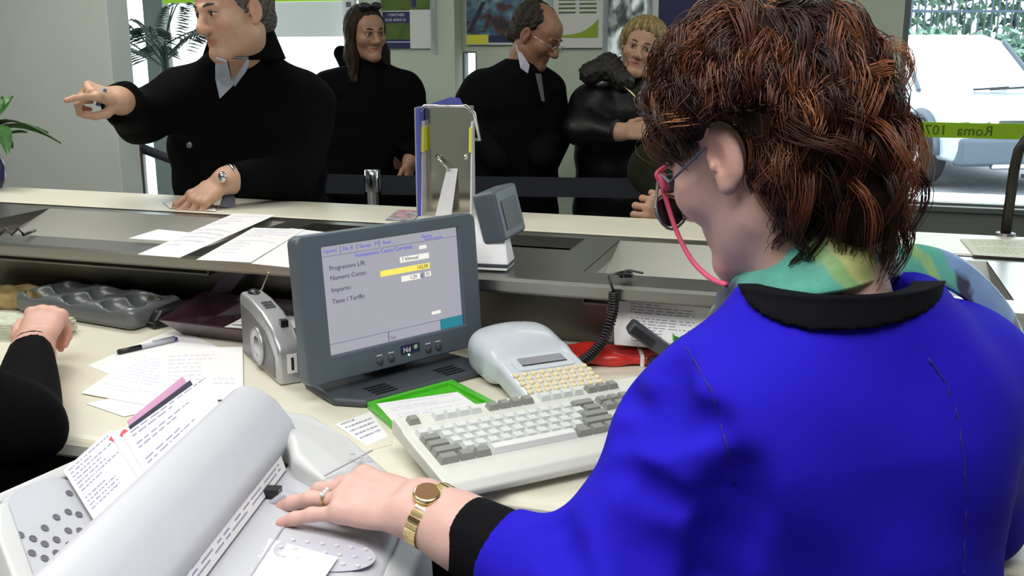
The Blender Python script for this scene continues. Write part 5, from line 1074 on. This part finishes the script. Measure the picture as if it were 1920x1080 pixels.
# ---- plants
def frond_mesh(L_, arch, leaf, n=14, w=.012):
    b = MB(); pts = [VS((L_*s*math.cos(arch*s), 0, L_*s*.9*(1-.7*s*arch))) for s in [i/10 for i in range(11)]]; b.tube(pts, [.004]*10+[.001], 5)
    for i in range(n):
        s = .25+.75*i/n; j = min(int(s*10), 9); q = pts[j].lerp(pts[j+1], s*10-j)
        for sx in (-1, 1):
            d = VS((.55, sx*.8, -.25)).normalized()*leaf*(1-.4*s); b.add([q-VS((w, 0, 0)), q+d*.5+VS((0, 0, .01)), q+d, q+VS((w, 0, 0))+d*.3], [(0, 1, 2, 3)])
    return b.mesh('frond')
pb_ = at(322, 300, Y=5.1); t = thing('potted_palm', 'feathery potted palm in front of the bright window', 'plant', (pb_.x, pb_.y, 0))
MB().lathe([(.13, 0), (.18, .34), (.19, .35), (.17, .35), (.16, .3)], 24).build('pot', M['offw'], t, smooth=True); MB().tube([(0, 0, .3), (.02, 0, .8), (0, 0, 1.48)], [.03, .025, .02], 8).build('trunk', M['leafd'], t)
rs = random.Random(11); fms = [frond_mesh(.42, .9, .16), frond_mesh(.5, 1.1, .18), frond_mesh(.36, .6, .15)]
for f_ in fms: f_.materials.append(M['leafd'])
for i in range(13):
    o = bpy.data.objects.new('frond', fms[i % 3]); col.objects.link(o); o.parent = t; o.location = (0, 0, 1.42+rs.uniform(-.05, .06)); o.rotation_euler = (0, R(rs.uniform(-25, 15)), R(i*27.7+rs.uniform(-8, 8)))
vb = at(-18, 352, z=Z1); t = thing('potted_houseplant', 'leafy green plant in a purple pot on the counter at the left edge', 'plant', (vb.x, vb.y, Z1))
MB().lathe([(.035, 0), (.05, .03), (.052, .07), (.04, .11), (.034, .112), (.034, .105)], 24).build('pot', M['brownacc'], t, smooth=True)
def leaf_mesh(L_, W_, droop):
    P = []
    for i in range(9):
        s = i/8; wv_ = W_*math.sin(math.pi*min(s*.9+.08, 1))**.8; z = L_*(.55*s-droop*s*s); P.append([(L_*s*.85, -wv_, z+.006), (L_*s*.85, 0, z), (L_*s*.85, wv_, z+.006)])
    return MB().grid(P).mesh('leaf')
lms = [leaf_mesh(.19, .034, .5), leaf_mesh(.24, .036, .95), leaf_mesh(.16, .03, .2)]
for f_ in lms: f_.materials.append(M['leaf'])
for i in range(20):
    o = bpy.data.objects.new('leaf', lms[i % 3]); col.objects.link(o); o.parent = t; o.location = (0, 0, .11+.02*(i % 3)+.05*(i/20)); o.rotation_euler = (R(rs.uniform(-20, 20)), R(rs.uniform(-35, 10)), R(i*55+rs.uniform(-10, 10)))
# ================================================================== THE CLERK
TONE = (.60, .375, .325)
ck = thing('person', 'clerk in bright blue jacket seen from behind at the keyboard', 'person', (0, 0, 0))
HA = R(20); Rv = dirz(HA); Fv = VS((-math.sin(HA), math.cos(HA), 0)); nb = VS((.318, .965, 1.225))
hcC = at(1432, 280, Y=1.03); TH = hframe(hcC, (-.575, .70, -.40), -3); HS = 1.0
fh, hp = head_field(TH, HS, False, nb+VS((-.005, .015, -.02)))
Qh = np.array(TH.to_3x3())
lo, hi = bbox([hp(-.1, -.13, -.14), hp(.1, .13, .13), hp(.1, -.13, .13), hp(-.1, .13, -.14), nb], .05)
ch = [fh.mesh(lo, hi, .0026)]; cols = [head_cols(ch[0][0], TH, HS, TONE, False)]
# left hand on the printer
wL = at(790, 955, z=.983); eL = at(1120, 1135, Y=.90); tipL = at(514, 926, z=.957)
TL = hframe_hand(wL, tipL-wL+VS((0, 0, .021)), (.05, -.30, 1)); fl = Field()
tipsL = hand_field(fl, TL, 1, [(26, 34, 22), (16, 26, 14), (7, 13, 8), (5, 10, 6)], (3, 0, -4, -15), [(.02, .02, -.014), (.038, .05, -.03), (.036, .078, -.036), (.028, .10, -.038)], 1.07, wL+(eL-wL)*.75)
for i in range(4):   # soft tendon ridges
    x, y, _, _ = FING[i]; fl.cone(TL @ VS((x*.4, .03, .0095)), TL @ VS((x*.95, y-.012, .0085)), .0032, .0028, .008)
l2, h2 = bbox([TL @ VS((x, y, z)) for x in (-.08, .08) for y in (-.02, .21) for z in (-.08, .04)]+[wL+(eL-wL)*.75], .03)
m_ = fl.mesh(l2, h2, .0021); ch.append((relax(m_[0], m_[1], 1), m_[1])); cols.append(hand_cols(m_[0], tipsL, TONE))
# right hand over the keyboard
wR_, eR = VS((.315, 1.40, .935)), VS((.55, 1.14, .93)); TR = hframe_hand(wR_, (-.45, .85, -.06), (0, -.1, 1)); fr_ = Field()
tipsR = hand_field(fr_, TR, -1, [(20, 30, 20)]*4, forearm=wR_+(eR-wR_)*.5); l2, h2 = bbox([TR @ VS((x, y, z)) for x in (-.08, .08) for y in (-.02, .21) for z in (-.08, .04)]+[wR_+(eR-wR_)*.5], .03)
m_ = fr_.mesh(l2, h2, .004); ch.append(m_); cols.append(hand_cols(m_[0], tipsR, TONE))
fb = Field(); prof = [(.50, .34, .95, .20, .16), (.72, .345, .965, .185, .14), (.88, .345, .975, .18, .13), (1.0, .34, .98, .195, .13), (1.10, .333, .985, .198, .122), (1.16, .330, .985, .178, .105), (1.205, .328, .982, .145, .09), (1.245, .324, .98, .105, .075)]
fb.loft([(z, x, y, a*.74, b*.68) for z, x, y, a, b in prof if z < 1.18], HA); fb.cone(nb+VS((0, .01, .02)), nb+VS((.01, .0, -.14)), .052, .10, .05)
shL, shR = VS((.205, .965, 1.105)), VS((.472, 1.055, 1.115))
fb.cone(shL, eL, .05, .045, .03).cone(eL, wL+(eL-wL)*.5, .045, .034, .02).cone(shR, eR, .05, .045, .03).cone(eR, wR_+(eR-wR_)*.4, .045, .034, .02)
for s_ in (-1, 1):
    h_ = VS((.34, .97, .60))+Rv*s_*.09; k_ = h_+Fv*.34+VS((0, 0, -.02)); fb.cone(h_, k_, .085, .065, .03); fb.cone(k_, VS((k_.x, k_.y, .20))-Fv*.05, .06, .04, .02)
lo, hi = bbox([VS((.0, .55, .15)), VS((.75, 1.5, 1.3)), eL], .08); m_ = fb.mesh(lo, hi, .011); ch.append(m_); cols.append(np.tile(np.array(TONE), (len(m_[0]), 1)))
v, f = join(ch); cbody = np_mesh('body', v, f, M['skin'], ck, np.concatenate(cols))
# ---- jacket
fj = Field(); fj.loft(prof, HA, .03)
cufL = wL+(eL-wL)*.46
fj.cone(shL, eL, .072, .076, .045); fj.ell(shL+VS((-.010, -.0, -.020)), (.074, .08, .068), .05); fj.cone(eL, cufL, .076, .049, .03); fj.cuff(cufL, wL-eL, .09, .2)
fj.cone(shR, eR, .083, .07, .045); fj.cone(eR, wR_+(eR-wR_)*.3, .07, .045, .03); fj.ell(shR+VS((.012, 0, -.01)), (.075, .08, .07), .05)
fj.ell(VS((.25, .90, 1.09)), (.075, .05, .09), .05); fj.ell(VS((.42, .955, 1.09)), (.075, .05, .09), .05)      # shoulder blades
# sleeve folds: soft grooves drawn on the surface
base = Field(); base.p = list(fj.p)
def groove(pts, r, dep, k=.016):
    P = [base.cast(*q) for q in pts]; P = [q for q in P if q is not None]
    for a, b in zip(P[:-1], P[1:]):
        n = (VS((0, 0, CAMZ))-(a+b)/2).normalized()*(r-dep); fj.cone(a+n, b+n, r, r, k, '-')
groove([(1176, 742), (1200, 768), (1226, 782)], .012, .010); groove([(1168, 880), (1215, 925), (1262, 950)], .014, .007, .02); groove([(1170, 812), (1240, 806), (1320, 790), (1345, 802)], .012, .006, .02)
groove([(1040, 985), (1052, 1030), (1075, 1078)], .016, .007, .02); groove([(1380, 900), (1372, 960), (1350, 1030), (1335, 1090)], .02, .012, .03); groove([(1255, 700), (1250, 745), (1262, 780)], .014, .005, .025)
groove([(1180, 1000), (1220, 1040), (1240, 1085)], .018, .006, .03); 
lo, hi = bbox([VS((.05, .75, .5)), VS((.66, 1.25, 1.26)), eL+VS((0, -.08, -.08)), cufL, wR_], .09); hi[2] = 1.29
cut0, cut1 = nb+VS((0, .012, -.035)), nb+Fv*.06+VS((0, 0, .16))
fj.warp(lambda X, Y, Z: .0022*np.sin(X*33+Z*21)*np.sin(Z*29-Y*17+X*9), lo, hi)
def cutcone(r): g = Field(); g.cone(cut0, cut1, r, r+.03); return g
fj.cone(cut0, cut1, .076, .10, .008, '-')
v, f = fj.mesh(lo, hi, .0052); v = relax(v, f, 1); np_mesh('jacket', v, f, M['blue'], ck)
# black knit edge round the neck
fk = Field(); fk._a(lambda X, Y, Z: base.ev(X, Y, Z)-.0045, (-9,)*3, (9,)*3, 0, '+'); fk._a(cutcone(.112).ev, (-9,)*3, (9,)*3, 0, '&'); tp = [base.cast(*q) for q in ((1425, 580), (1590, 616), (1745, 566))]; tn = (tp[1]-tp[0]).cross(tp[2]-tp[0]).normalized(); tn = -tn if tn.z > 0 else tn; fk.half(tp[0], tn, .004); fk.cone(cut0, cut1, .071, .098, .006, '-')
lo2, hi2 = bbox([nb], .15); v, f = fk.mesh(lo2, hi2, .003); np_mesh('neck_trim', v, f, M['knit'], ck)
# cuffs
fq = Field(); dfa = (cufL-wL).normalized(); fq.cone(cufL+dfa*.012, wL+dfa*.05, .0475, .041, 0); fq.half(wL+dfa*.056, -dfa, .006); fq.cone(wL+dfa*.04, wL+dfa*.07, .034, .034, .004, '-')
v, f = fq.mesh(*bbox([cufL, wL], .07), .003); np_mesh('cuff', v, f, M['knit'], ck)
# seams drawn on the cloth
def seam(pts, r=.0014, off=-.0004):
    P = [fj.cast(*q) for q in pts]; P = [q+(VS((0, 0, CAMZ))-q).normalized()*.0012 for q in P if q is not None]
    if len(P) > 2: MB().tube(P, r, 5).build('seam', mat('seam_blue', (.008, .003, .20), .8), ck, smooth=True)
def dense(pts, n=6): return [(a[0]+(b[0]-a[0])*i/n, a[1]+(b[1]-a[1])*i/n) for a, b in zip(pts[:-1], pts[1:]) for i in range(n)]+[pts[-1]]
seam(dense([(1288, 652), (1310, 690), (1335, 735), (1350, 790), (1366, 850), (1378, 905)])); seam(dense([(1740, 672), (1775, 720), (1796, 780), (1808, 860), (1812, 940), (1808, 1010), (1806, 1085)])); 
# skirt
fs = Field(); fs.loft([(.42, .34, .97, .19, .16), (.60, .34, .97, .20, .17), (.72, .343, .967, .18, .14)], HA)
for s_ in (-1, 1): h_ = VS((.34, .97, .58))+Rv*s_*.09; fs.cone(h_, h_+Fv*.33, .11, .09, .05)
v, f = fs.mesh((.0, .65, .35), (.7, 1.5, .78), .014); np_mesh('skirt', v, f, M['knit'], ck)
for s_ in (-1, 1): q = VS((.34, .97, .16))+Rv*s_*.09+Fv*.33; MB().ell(q, (.04, .11, .04), T=Matrix.Rotation(HA, 4, 'Z')).build('shoe', M['black'], ck, smooth=True)
# ---- scarf
def catmull(P, n=10, closed=False):
    P = [VS(p) for p in P]; N = len(P); out = []
    for i in range(N if closed else N-1):
        g = lambda k: P[k % N] if closed else P[min(max(k, 0), N-1)]
        a, b, c, d = g(i-1), g(i), g(i+1), g(i+2)
        for j in range(n):
            q = j/n; out.append(.5*((2*b)+(c-a)*q+(2*a-5*b+4*c-d)*q*q+(3*b-a-3*c+d)*q**3))
    if not closed: out.append(P[-1])
    return out
scm = mat('silk_scarf', (.2, .4, .35), .45, attr=True, noise=.12, nscale=40, bump=.3, bscale=90, sheen=.2)
TEAL, LIME, YEL, NAVY, SKY = (.10, .42, .33), (.28, .50, .20), (.60, .64, .24), (.008, .010, .06), (.20, .34, .62)
def ribbon(name, path, wid, thick, colfn, closed=False):
    n = len(path); rows = []; cols = []; K = 14
    for i, (p, upv) in enumerate(path):
        a = path[(i+1) % n][0] if closed or i+1 < n else p; b = path[i-1][0] if closed or i > 0 else p; d = (a-b).normalized(); u = (upv-d*upv.dot(d)).normalized(); o_ = d.cross(u)
        for k in range(K):
            th_ = 2*math.pi*k/K; s_ = math.cos(th_); fold = .0022*math.sin(s_*8+i*.12)+.001*math.sin(i*.25)
            rows.append(p+u*(wid(i/n)*s_)+o_*(thick*math.sin(th_)+fold)); cols.append(colfn(i/n, s_))
    F = [(i*K+k, i*K+(k+1) % K, ((i+1) % n)*K+(k+1) % K, ((i+1) % n)*K+k) for i in range(n if closed else n-1) for k in range(K)]
    return np_mesh(name, np.array([tuple(r) for r in rows]), np.array(F), scm, ck, np.array(cols))
Z_ = VS((0, 0, 1))
ring = [at(1352, 572, Y=1.055), at(1415, 538, Y=.985), at(1490, 508, Y=.940), at(1565, 488, Y=.925), at(1632, 468, Y=.955), at(1672, 470, Y=1.03), at(1640, 520, Y=1.10), at(1530, 585, Y=1.14), at(1410, 600, Y=1.12)]
rp_ = catmull(ring, 9, True); cen = sum(rp_, VS())/len(rp_)
def rc(s, h):
    q = s*9+h*.35
    return NAVY if q < .75 or (q > 4.1 and q < 4.4) else TEAL if q < 2.6 else LIME if q < 3.0 else YEL if q < 3.7 else SKY if q < 4.1 else TEAL if q < 6 else NAVY if q < 7.5 else LIME
ribbon('scarf', [(p, (Z_*1+(cen-p).normalized()*.45).normalized()) for p in rp_], lambda s: .031, .007, rc, True)
# front fold at her left, with pale blue and lime edge
fl_ = catmull([at(1400, 548, Y=1.01), at(1368, 572, Y=1.03), at(1345, 598, Y=1.05), at(1330, 640, Y=1.09)], 8)
ribbon('scarf_fold', [(p, VS((.75, .1, .7))) for p in fl_], lambda s: .020+.008*s, .006, lambda s, h: NAVY if h > -.1 and s > .15 else LIME if s > .5 else SKY)
# tail over the right shoulder
tl_ = catmull([at(1640, 492, Y=1.03), at(1720, 492, Y=1.035), at(1790, 512, Y=1.05), at(1845, 556, Y=1.075), at(1893, 622, Y=1.10), at(1925, 705, Y=1.12), at(1945, 800, Y=1.13)], 9)
def tc_(s, h):
    q = s*7+h*.4
    return TEAL if q < 1.1 else LIME if q < 1.5 else TEAL if q < 2.1 else NAVY if q < 2.7 and h < .2 else SKY if q < 4.6 else NAVY if q < 5.0 else SKY if h > -.2 else NAVY
ribbon('scarf_tail', [(p, VS((.55, .55, .6))) for p in tl_], lambda s: .020+.004*s, .005, tc_)
# ---- glasses and pink cord
dl = mat('dark_lens', (.01, .01, .012), .08)
gl = MB(); gx = [(-.033, .119, -.026), (.033, .119, -.026)]
for cx, cy, cz in gx: gl.tube([hp(cx+.023*math.cos(R(a)), cy-.006*abs(math.cos(R(a))), cz+.019*math.sin(R(a))) for a in range(0, 361, 24)], .0016, 6, False)
gl.tube([hp(-.010, .122, -.022), hp(0, .124, -.019), hp(.010, .122, -.022)], .0015, 6); frm = gl.build('glasses', M['silverd'], ck, smooth=True); tag(frm, kind='stuff')
for cx, cy, cz in gx: MB().lathe([(.001, 0), (.0215, 0), (.0215, .0012), (.001, .0012)], 22, TH @ Matrix.Scale(HS, 4) @ Matrix.Translation((cx, cy-.003, cz)) @ Matrix.Rotation(-math.pi/2, 4, 'X') @ Matrix.Diagonal((1, .76, 1, 1))).build('lens', dl, ck)
gp_ = at(1236, 324, Y=1.095)
MB().tube([hp(-.056, .114, -.02), gp_], .0018, 6).build('temple_hinge', M['silverd'], ck); MB().tube([gp_, hp(-.082, .06, -.004), hp(-.086, -.0, .012)], .0016, 6).build('temple', M['silverd'], ck)
co_ = catmull([at(1284, 290, Y=1.09), at(1262, 304, Y=1.09), at(1240, 318, Y=1.088), at(1232, 328, Y=1.085), at(1240, 345, Y=1.085), at(1252, 385, Y=1.08), at(1268, 432, Y=1.07), at(1295, 485, Y=1.055), at(1330, 520, Y=1.035), at(1362, 534, Y=1.01)], 6)
MB().tube(co_, .0028, 8).build('glasses_cord', M['pink'], ck, smooth=True); MB().tube([at(1240, 326, Y=1.08), at(1246, 345, Y=1.08), at(1249, 358, Y=1.08)], .0042, 8).build('cord_toggle', M['pink'], ck, smooth=True)
MB().tube(catmull([at(1500, 552, Y=.92), at(1550, 538, Y=.918), at(1600, 514, Y=.93), at(1615, 505, Y=.945)], 5), .0026, 8).build('glasses_cord', M['pink'], ck, smooth=True)
# ---- ring and watch on the left hand
x, y_, seg, r_ = FING[2]; sp = R(-4); c_ = R(7); d_ = VS((math.sin(sp)*math.cos(c_), math.cos(sp)*math.cos(c_), -math.sin(c_))); q = VS((x, y_, 0))+d_*.021
Tq = frame(TL @ (q*1.07), TL.to_3x3() @ d_, TL.to_3x3() @ VS((1, 0, 0))); rn = MB().tube([Tq @ VS((0, .0098*math.cos(R(a)), .0098*math.sin(R(a)))) for a in range(0, 361, 20)], .0022, 6, False).build('ring', M['gold'], ck, smooth=True)
for k in (-1, 0, 1): MB().ell(Tq @ VS((0, k*.0052, -.0102 if (Tq.to_3x3() @ VS((0, 0, 1))).z < 0 else .0102)), (.0032, .0032, .0028)).build('stone', M['gem'], rn, smooth=True)
aw = (wL-eL).normalized(); wc_ = wL-aw*.016; Tw = frame(wc_, aw, TL.to_3x3() @ VS((1, 0, 0))); zs = 1 if (Tw.to_3x3() @ VS((0, 0, 1))).z > 0 else -1
bandm = MB(); W2, H2 = .0405, .0312
bp_ = [(0, W2*math.cos(R(a)), H2*math.sin(R(a))) for a in range(0, 360, 12)]
wt = thing('_', '', '', (0, 0, 0)); bpy.data.objects.remove(wt)
wtc = MB().lathe([(.001, 0), (.0148, 0), (.0158, .002), (.0152, .0055), (.0138, .0066), (.001, .0066)], 28, Tw @ Matrix.Translation((.004, -.006, zs*(H2-.0015))) @ (Matrix.Identity(4) if zs > 0 else Matrix.Rotation(math.pi, 4, 'X'))).build('watch_case', M['gold'], ck, smooth=True)
MB().lathe([(.001, 0), (.0128, 0), (.0128, .0006), (.001, .0006)], 28, Tw @ Matrix.Translation((.004, -.006, zs*(H2+.0048))) @ (Matrix.Identity(4) if zs > 0 else Matrix.Rotation(math.pi, 4, 'X'))).build('watch_dial', M['dial'], wtc)
for i, p_ in enumerate(bp_):
    a = R(i*12); Tk = Tw @ Matrix.Translation(p_) @ Matrix.Rotation(math.atan2(H2*math.cos(a), -W2*math.sin(a)), 4, 'X')
    MB().box(-.0075, .0075, -.0031, .0031, -.0012, .0012, Tk).build('watch_link', M['gold'], wtc, bevel=.0006)
# ---- hair: locks of strands over a dark under-layer
c0 = np.array((0, -.018, .040)); rad = np.array((.079, .100, .089)); Iq = np.array(TH.to_3x3()).T
down = Iq @ np.array((0, 0, -1.)); rh = np.random.default_rng(21)
crown = np.array((.0, -.42, .91)); crown /= np.linalg.norm(crown)
fbh = Field(); fbh.ell(hp(*c0), (rad+.004)*HS, .02, Qh); fbh.cone(hp(0, -.07, -.01), hp(.0, -.078, -.075), .075*HS, .05*HS, .03); fbh.cone(hp(.05, -.03, .0), hp(.055, -.03, -.06), .05*HS, .035*HS, .03); fbh.ell(hp(0, .055, .085), np.array((.075, .05, .04))*HS, .03, Qh)
for a, b in (((-.105, -.006, -.010), (.045, .044, .054)), ((-.07, .10, -.03), (.06, .06, .075)), ((0, .12, -.04), (.09, .05, .09)), ((-.09, .05, -.012), (.055, .045, .05))): fbh.ell(hp(*a), np.array(b)*HS, .012, Qh, '-')
lo, hi = bbox([hp(x, y, z) for x in (-.13, .13) for y in (-.17, .13) for z in (-.14, .16)], .01); v, f = fbh.mesh(lo, hi, .004)
np_mesh('hair_under_layer', v, f, M['hairs'], ck, np.tile(np.array((.016, .006, .004)), (len(v), 1)))
NL, NS, NP = 760, 20, 15
d = rh.normal(size=(NL*6, 3)); d /= np.linalg.norm(d, axis=1)[:, None]
root = c0+d*rad
ok = (root[:, 1] < .075) & ((root[:, 2] > .035) | (root[:, 1] < -.012)) & (root[:, 2] > -.045)
nape = (root[:, 1] < -.03) & (root[:, 2] < .03) & (root[:, 2] > -.042); ok &= ~((np.abs(root[:, 0]) > .05) & (root[:, 1] > -.03) & (root[:, 2] < .04))
ex = np.argwhere(ok & nape)[:170, 0]; pick = np.concatenate([np.argwhere(ok)[:NL, 0], ex]); d = d[pick]; root = root[pick]+np.concatenate([np.zeros((len(pick)-len(ex), 3)), rh.normal(size=(len(ex), 3))*.006]); n_ = len(root)
layer = rh.random(n_)**.7
tan = d-crown*(d @ crown)[:, None]; tan /= np.linalg.norm(tan, axis=1)[:, None]+1e-6
dirn = tan*.9+d*.38+rh.normal(size=(n_, 3))*.20; dirn /= np.linalg.norm(dirn, axis=1)[:, None]
length = .095+.06*np.clip((root[:, 2]+.02)/.12, 0, 1)+rh.uniform(-.015, .03, n_); length[(root[:, 1] < -.05) & (root[:, 2] < .05)] += .06
length[-len(ex):] += .025; length[(root[:, 1] > .02)] *= .72
step = length/(NP-1); pos = root.copy(); guides = [pos.copy()]
ph = rh.uniform(0, 6.28, n_); wl = rh.uniform(.07, .13, n_); amp = rh.uniform(.25, .6, n_); sgn = rh.choice([-1, 1], n_)
shell = 1.05+.14*layer+.12*np.clip(d[:, 2], 0, 1)-.10*np.clip(d[:, 1], 0, 1)
earc = np.array((-.098, .006, -.006))
for k in range(1, NP):
    t_ = k/(NP-1); q = (pos-c0)/rad; kk = np.linalg.norm(q, axis=1)[:, None]; nrm_ = q/rad; nrm_ /= np.linalg.norm(nrm_, axis=1)[:, None]
    side = np.cross(nrm_, dirn); side /= np.linalg.norm(side, axis=1)[:, None]+1e-6
    wave = np.cos(ph+step*k/wl*6.28)*amp
    g = .14+.20*t_
    tgt = (shell*(1.0 if k > 3 else .75+.08*k))[:, None]; rep = np.clip((tgt-kk)*2.2, -.55, .6)
    below = (pos[:, 2] < -.02)[:, None]; rep = np.where(below, rep*.35-.10, rep)
    dn = dirn+down*g-np.where(below, np.array((1., 0, 0))*pos*2.4, 0)+nrm_*rep+side*(wave*.55*sgn)[:, None]; dn /= np.linalg.norm(dn, axis=1)[:, None]; dirn = dn
    prev = pos; pos = pos+dirn*step[:, None]
    bad = (np.abs(pos[:, 0]) > .04) & (pos[:, 1] > np.where(pos[:, 2] < -.01, -.040+(-.01-pos[:, 2])*1.1, -.046)) & (pos[:, 2] < np.where(pos[:, 1] > .012, .006, .036)) | ((pos[:, 1] > .06) & (pos[:, 2] < .015)) | ((pos[:, 1] > .012) & (pos[:, 2] < -.03))
    bad |= (pos[:, 0] < -.080) & (pos[:, 1] > -.09) & (pos[:, 2] < .034) & (pos[:, 2] > -.028)
    pos[bad] = prev[bad]+(pos[bad]-prev[bad])*.04
    guides.append(pos.copy())
G = np.stack(guides, 1)                                          # n, NP, 3
G = c0+(G-c0)*np.where((G-c0)[:, :, :1] > 0, np.array((.84, .93, .97)), np.array((.93, .93, .97))); S_ = np.repeat(G, NS, 0); ns = len(S_); tt = np.linspace(0, 1, NP)[None, :, None]
off = rh.normal(size=(ns, 1, 3))*.0048; S_ = S_+off*(1.15-.85*tt)+np.cumsum(rh.normal(size=(ns, NP, 3))*.0004, 1)
trim_ = rh.uniform(.72, 1., ns)[:, None, None]
idx_ = np.linspace(0, 1, NP)[None, :]*trim_[:, :, 0]*(NP-1); i0 = np.floor(idx_).astype(int).clip(0, NP-2); fr2 = (idx_-i0)[:, :, None]; ar = np.arange(ns)[:, None]; S_ = S_[ar, i0]*(1-fr2)+S_[ar, i0+1]*fr2
W_ = (S_*HS) @ np.array(TH.to_3x3()).T+np.array(TH.translation)
tg = np.gradient(W_, axis=1); tg /= np.linalg.norm(tg, axis=2)[:, :, None]+1e-9; rv = np.array((.37, .21, .9)); u1 = np.cross(tg, rv); u1 /= np.linalg.norm(u1, axis=2)[:, :, None]+1e-9; u2 = np.cross(tg, u1)
rr = (.00062*(1-.72*np.linspace(0, 1, NP)**2))[None, :, None]
V3 = np.stack([W_+rr*(u1*math.cos(a)+u2*math.sin(a)) for a in (0, 2.094, 4.189)], 2).reshape(-1, 3)
bi = (np.arange(ns)[:, None]*NP+np.arange(NP-1)[None, :]).ravel()*3
F3 = np.concatenate([np.stack([bi+k, bi+(k+1) % 3, bi+3+(k+1) % 3, bi+3+k], 1) for k in range(3)])
pal = np.array([(.022, .008, .005), (.040, .013, .007), (.075, .022, .010), (.13, .040, .016), (.22, .085, .036), (.016, .006, .006)]); pk = rh.choice(len(pal), n_, p=[.25, .26, .22, .13, .07, .07])
pc = np.repeat(pal[pk], NS, 0)*rh.uniform(.7, 1.35, (ns, 1)); Cc = np.repeat((pc[:, None, :]*(1+.5*np.linspace(0, 1, NP)[None, :, None])), 3, 1).reshape(ns, NP*3, 3).reshape(-1, 3)
tag(np_mesh('hair', V3, F3, M['hairm'], ck, Cc), kind='stuff')
# ---- put the root of every thing built about the origin at that thing's base
bpy.context.view_layer.update()
for o in [o for o in bpy.data.objects if o.type == 'EMPTY' and o.parent is None and o.location.length < 1e-6]:
    pts = [c.matrix_world @ VS(b) for c in o.children_recursive if c.type == 'MESH' for b in c.bound_box]
    if not pts: continue
    lo = [min(p[i] for p in pts) for i in range(3)]; hi = [max(p[i] for p in pts) for i in range(3)]; old = o.matrix_world.copy()
    o.location = ((lo[0]+hi[0])/2, (lo[1]+hi[1])/2, lo[2]); new = Matrix.Translation(o.location) @ old
    for c in o.children: c.matrix_parent_inverse = new.inverted() @ old
bpy.context.view_layer.update()
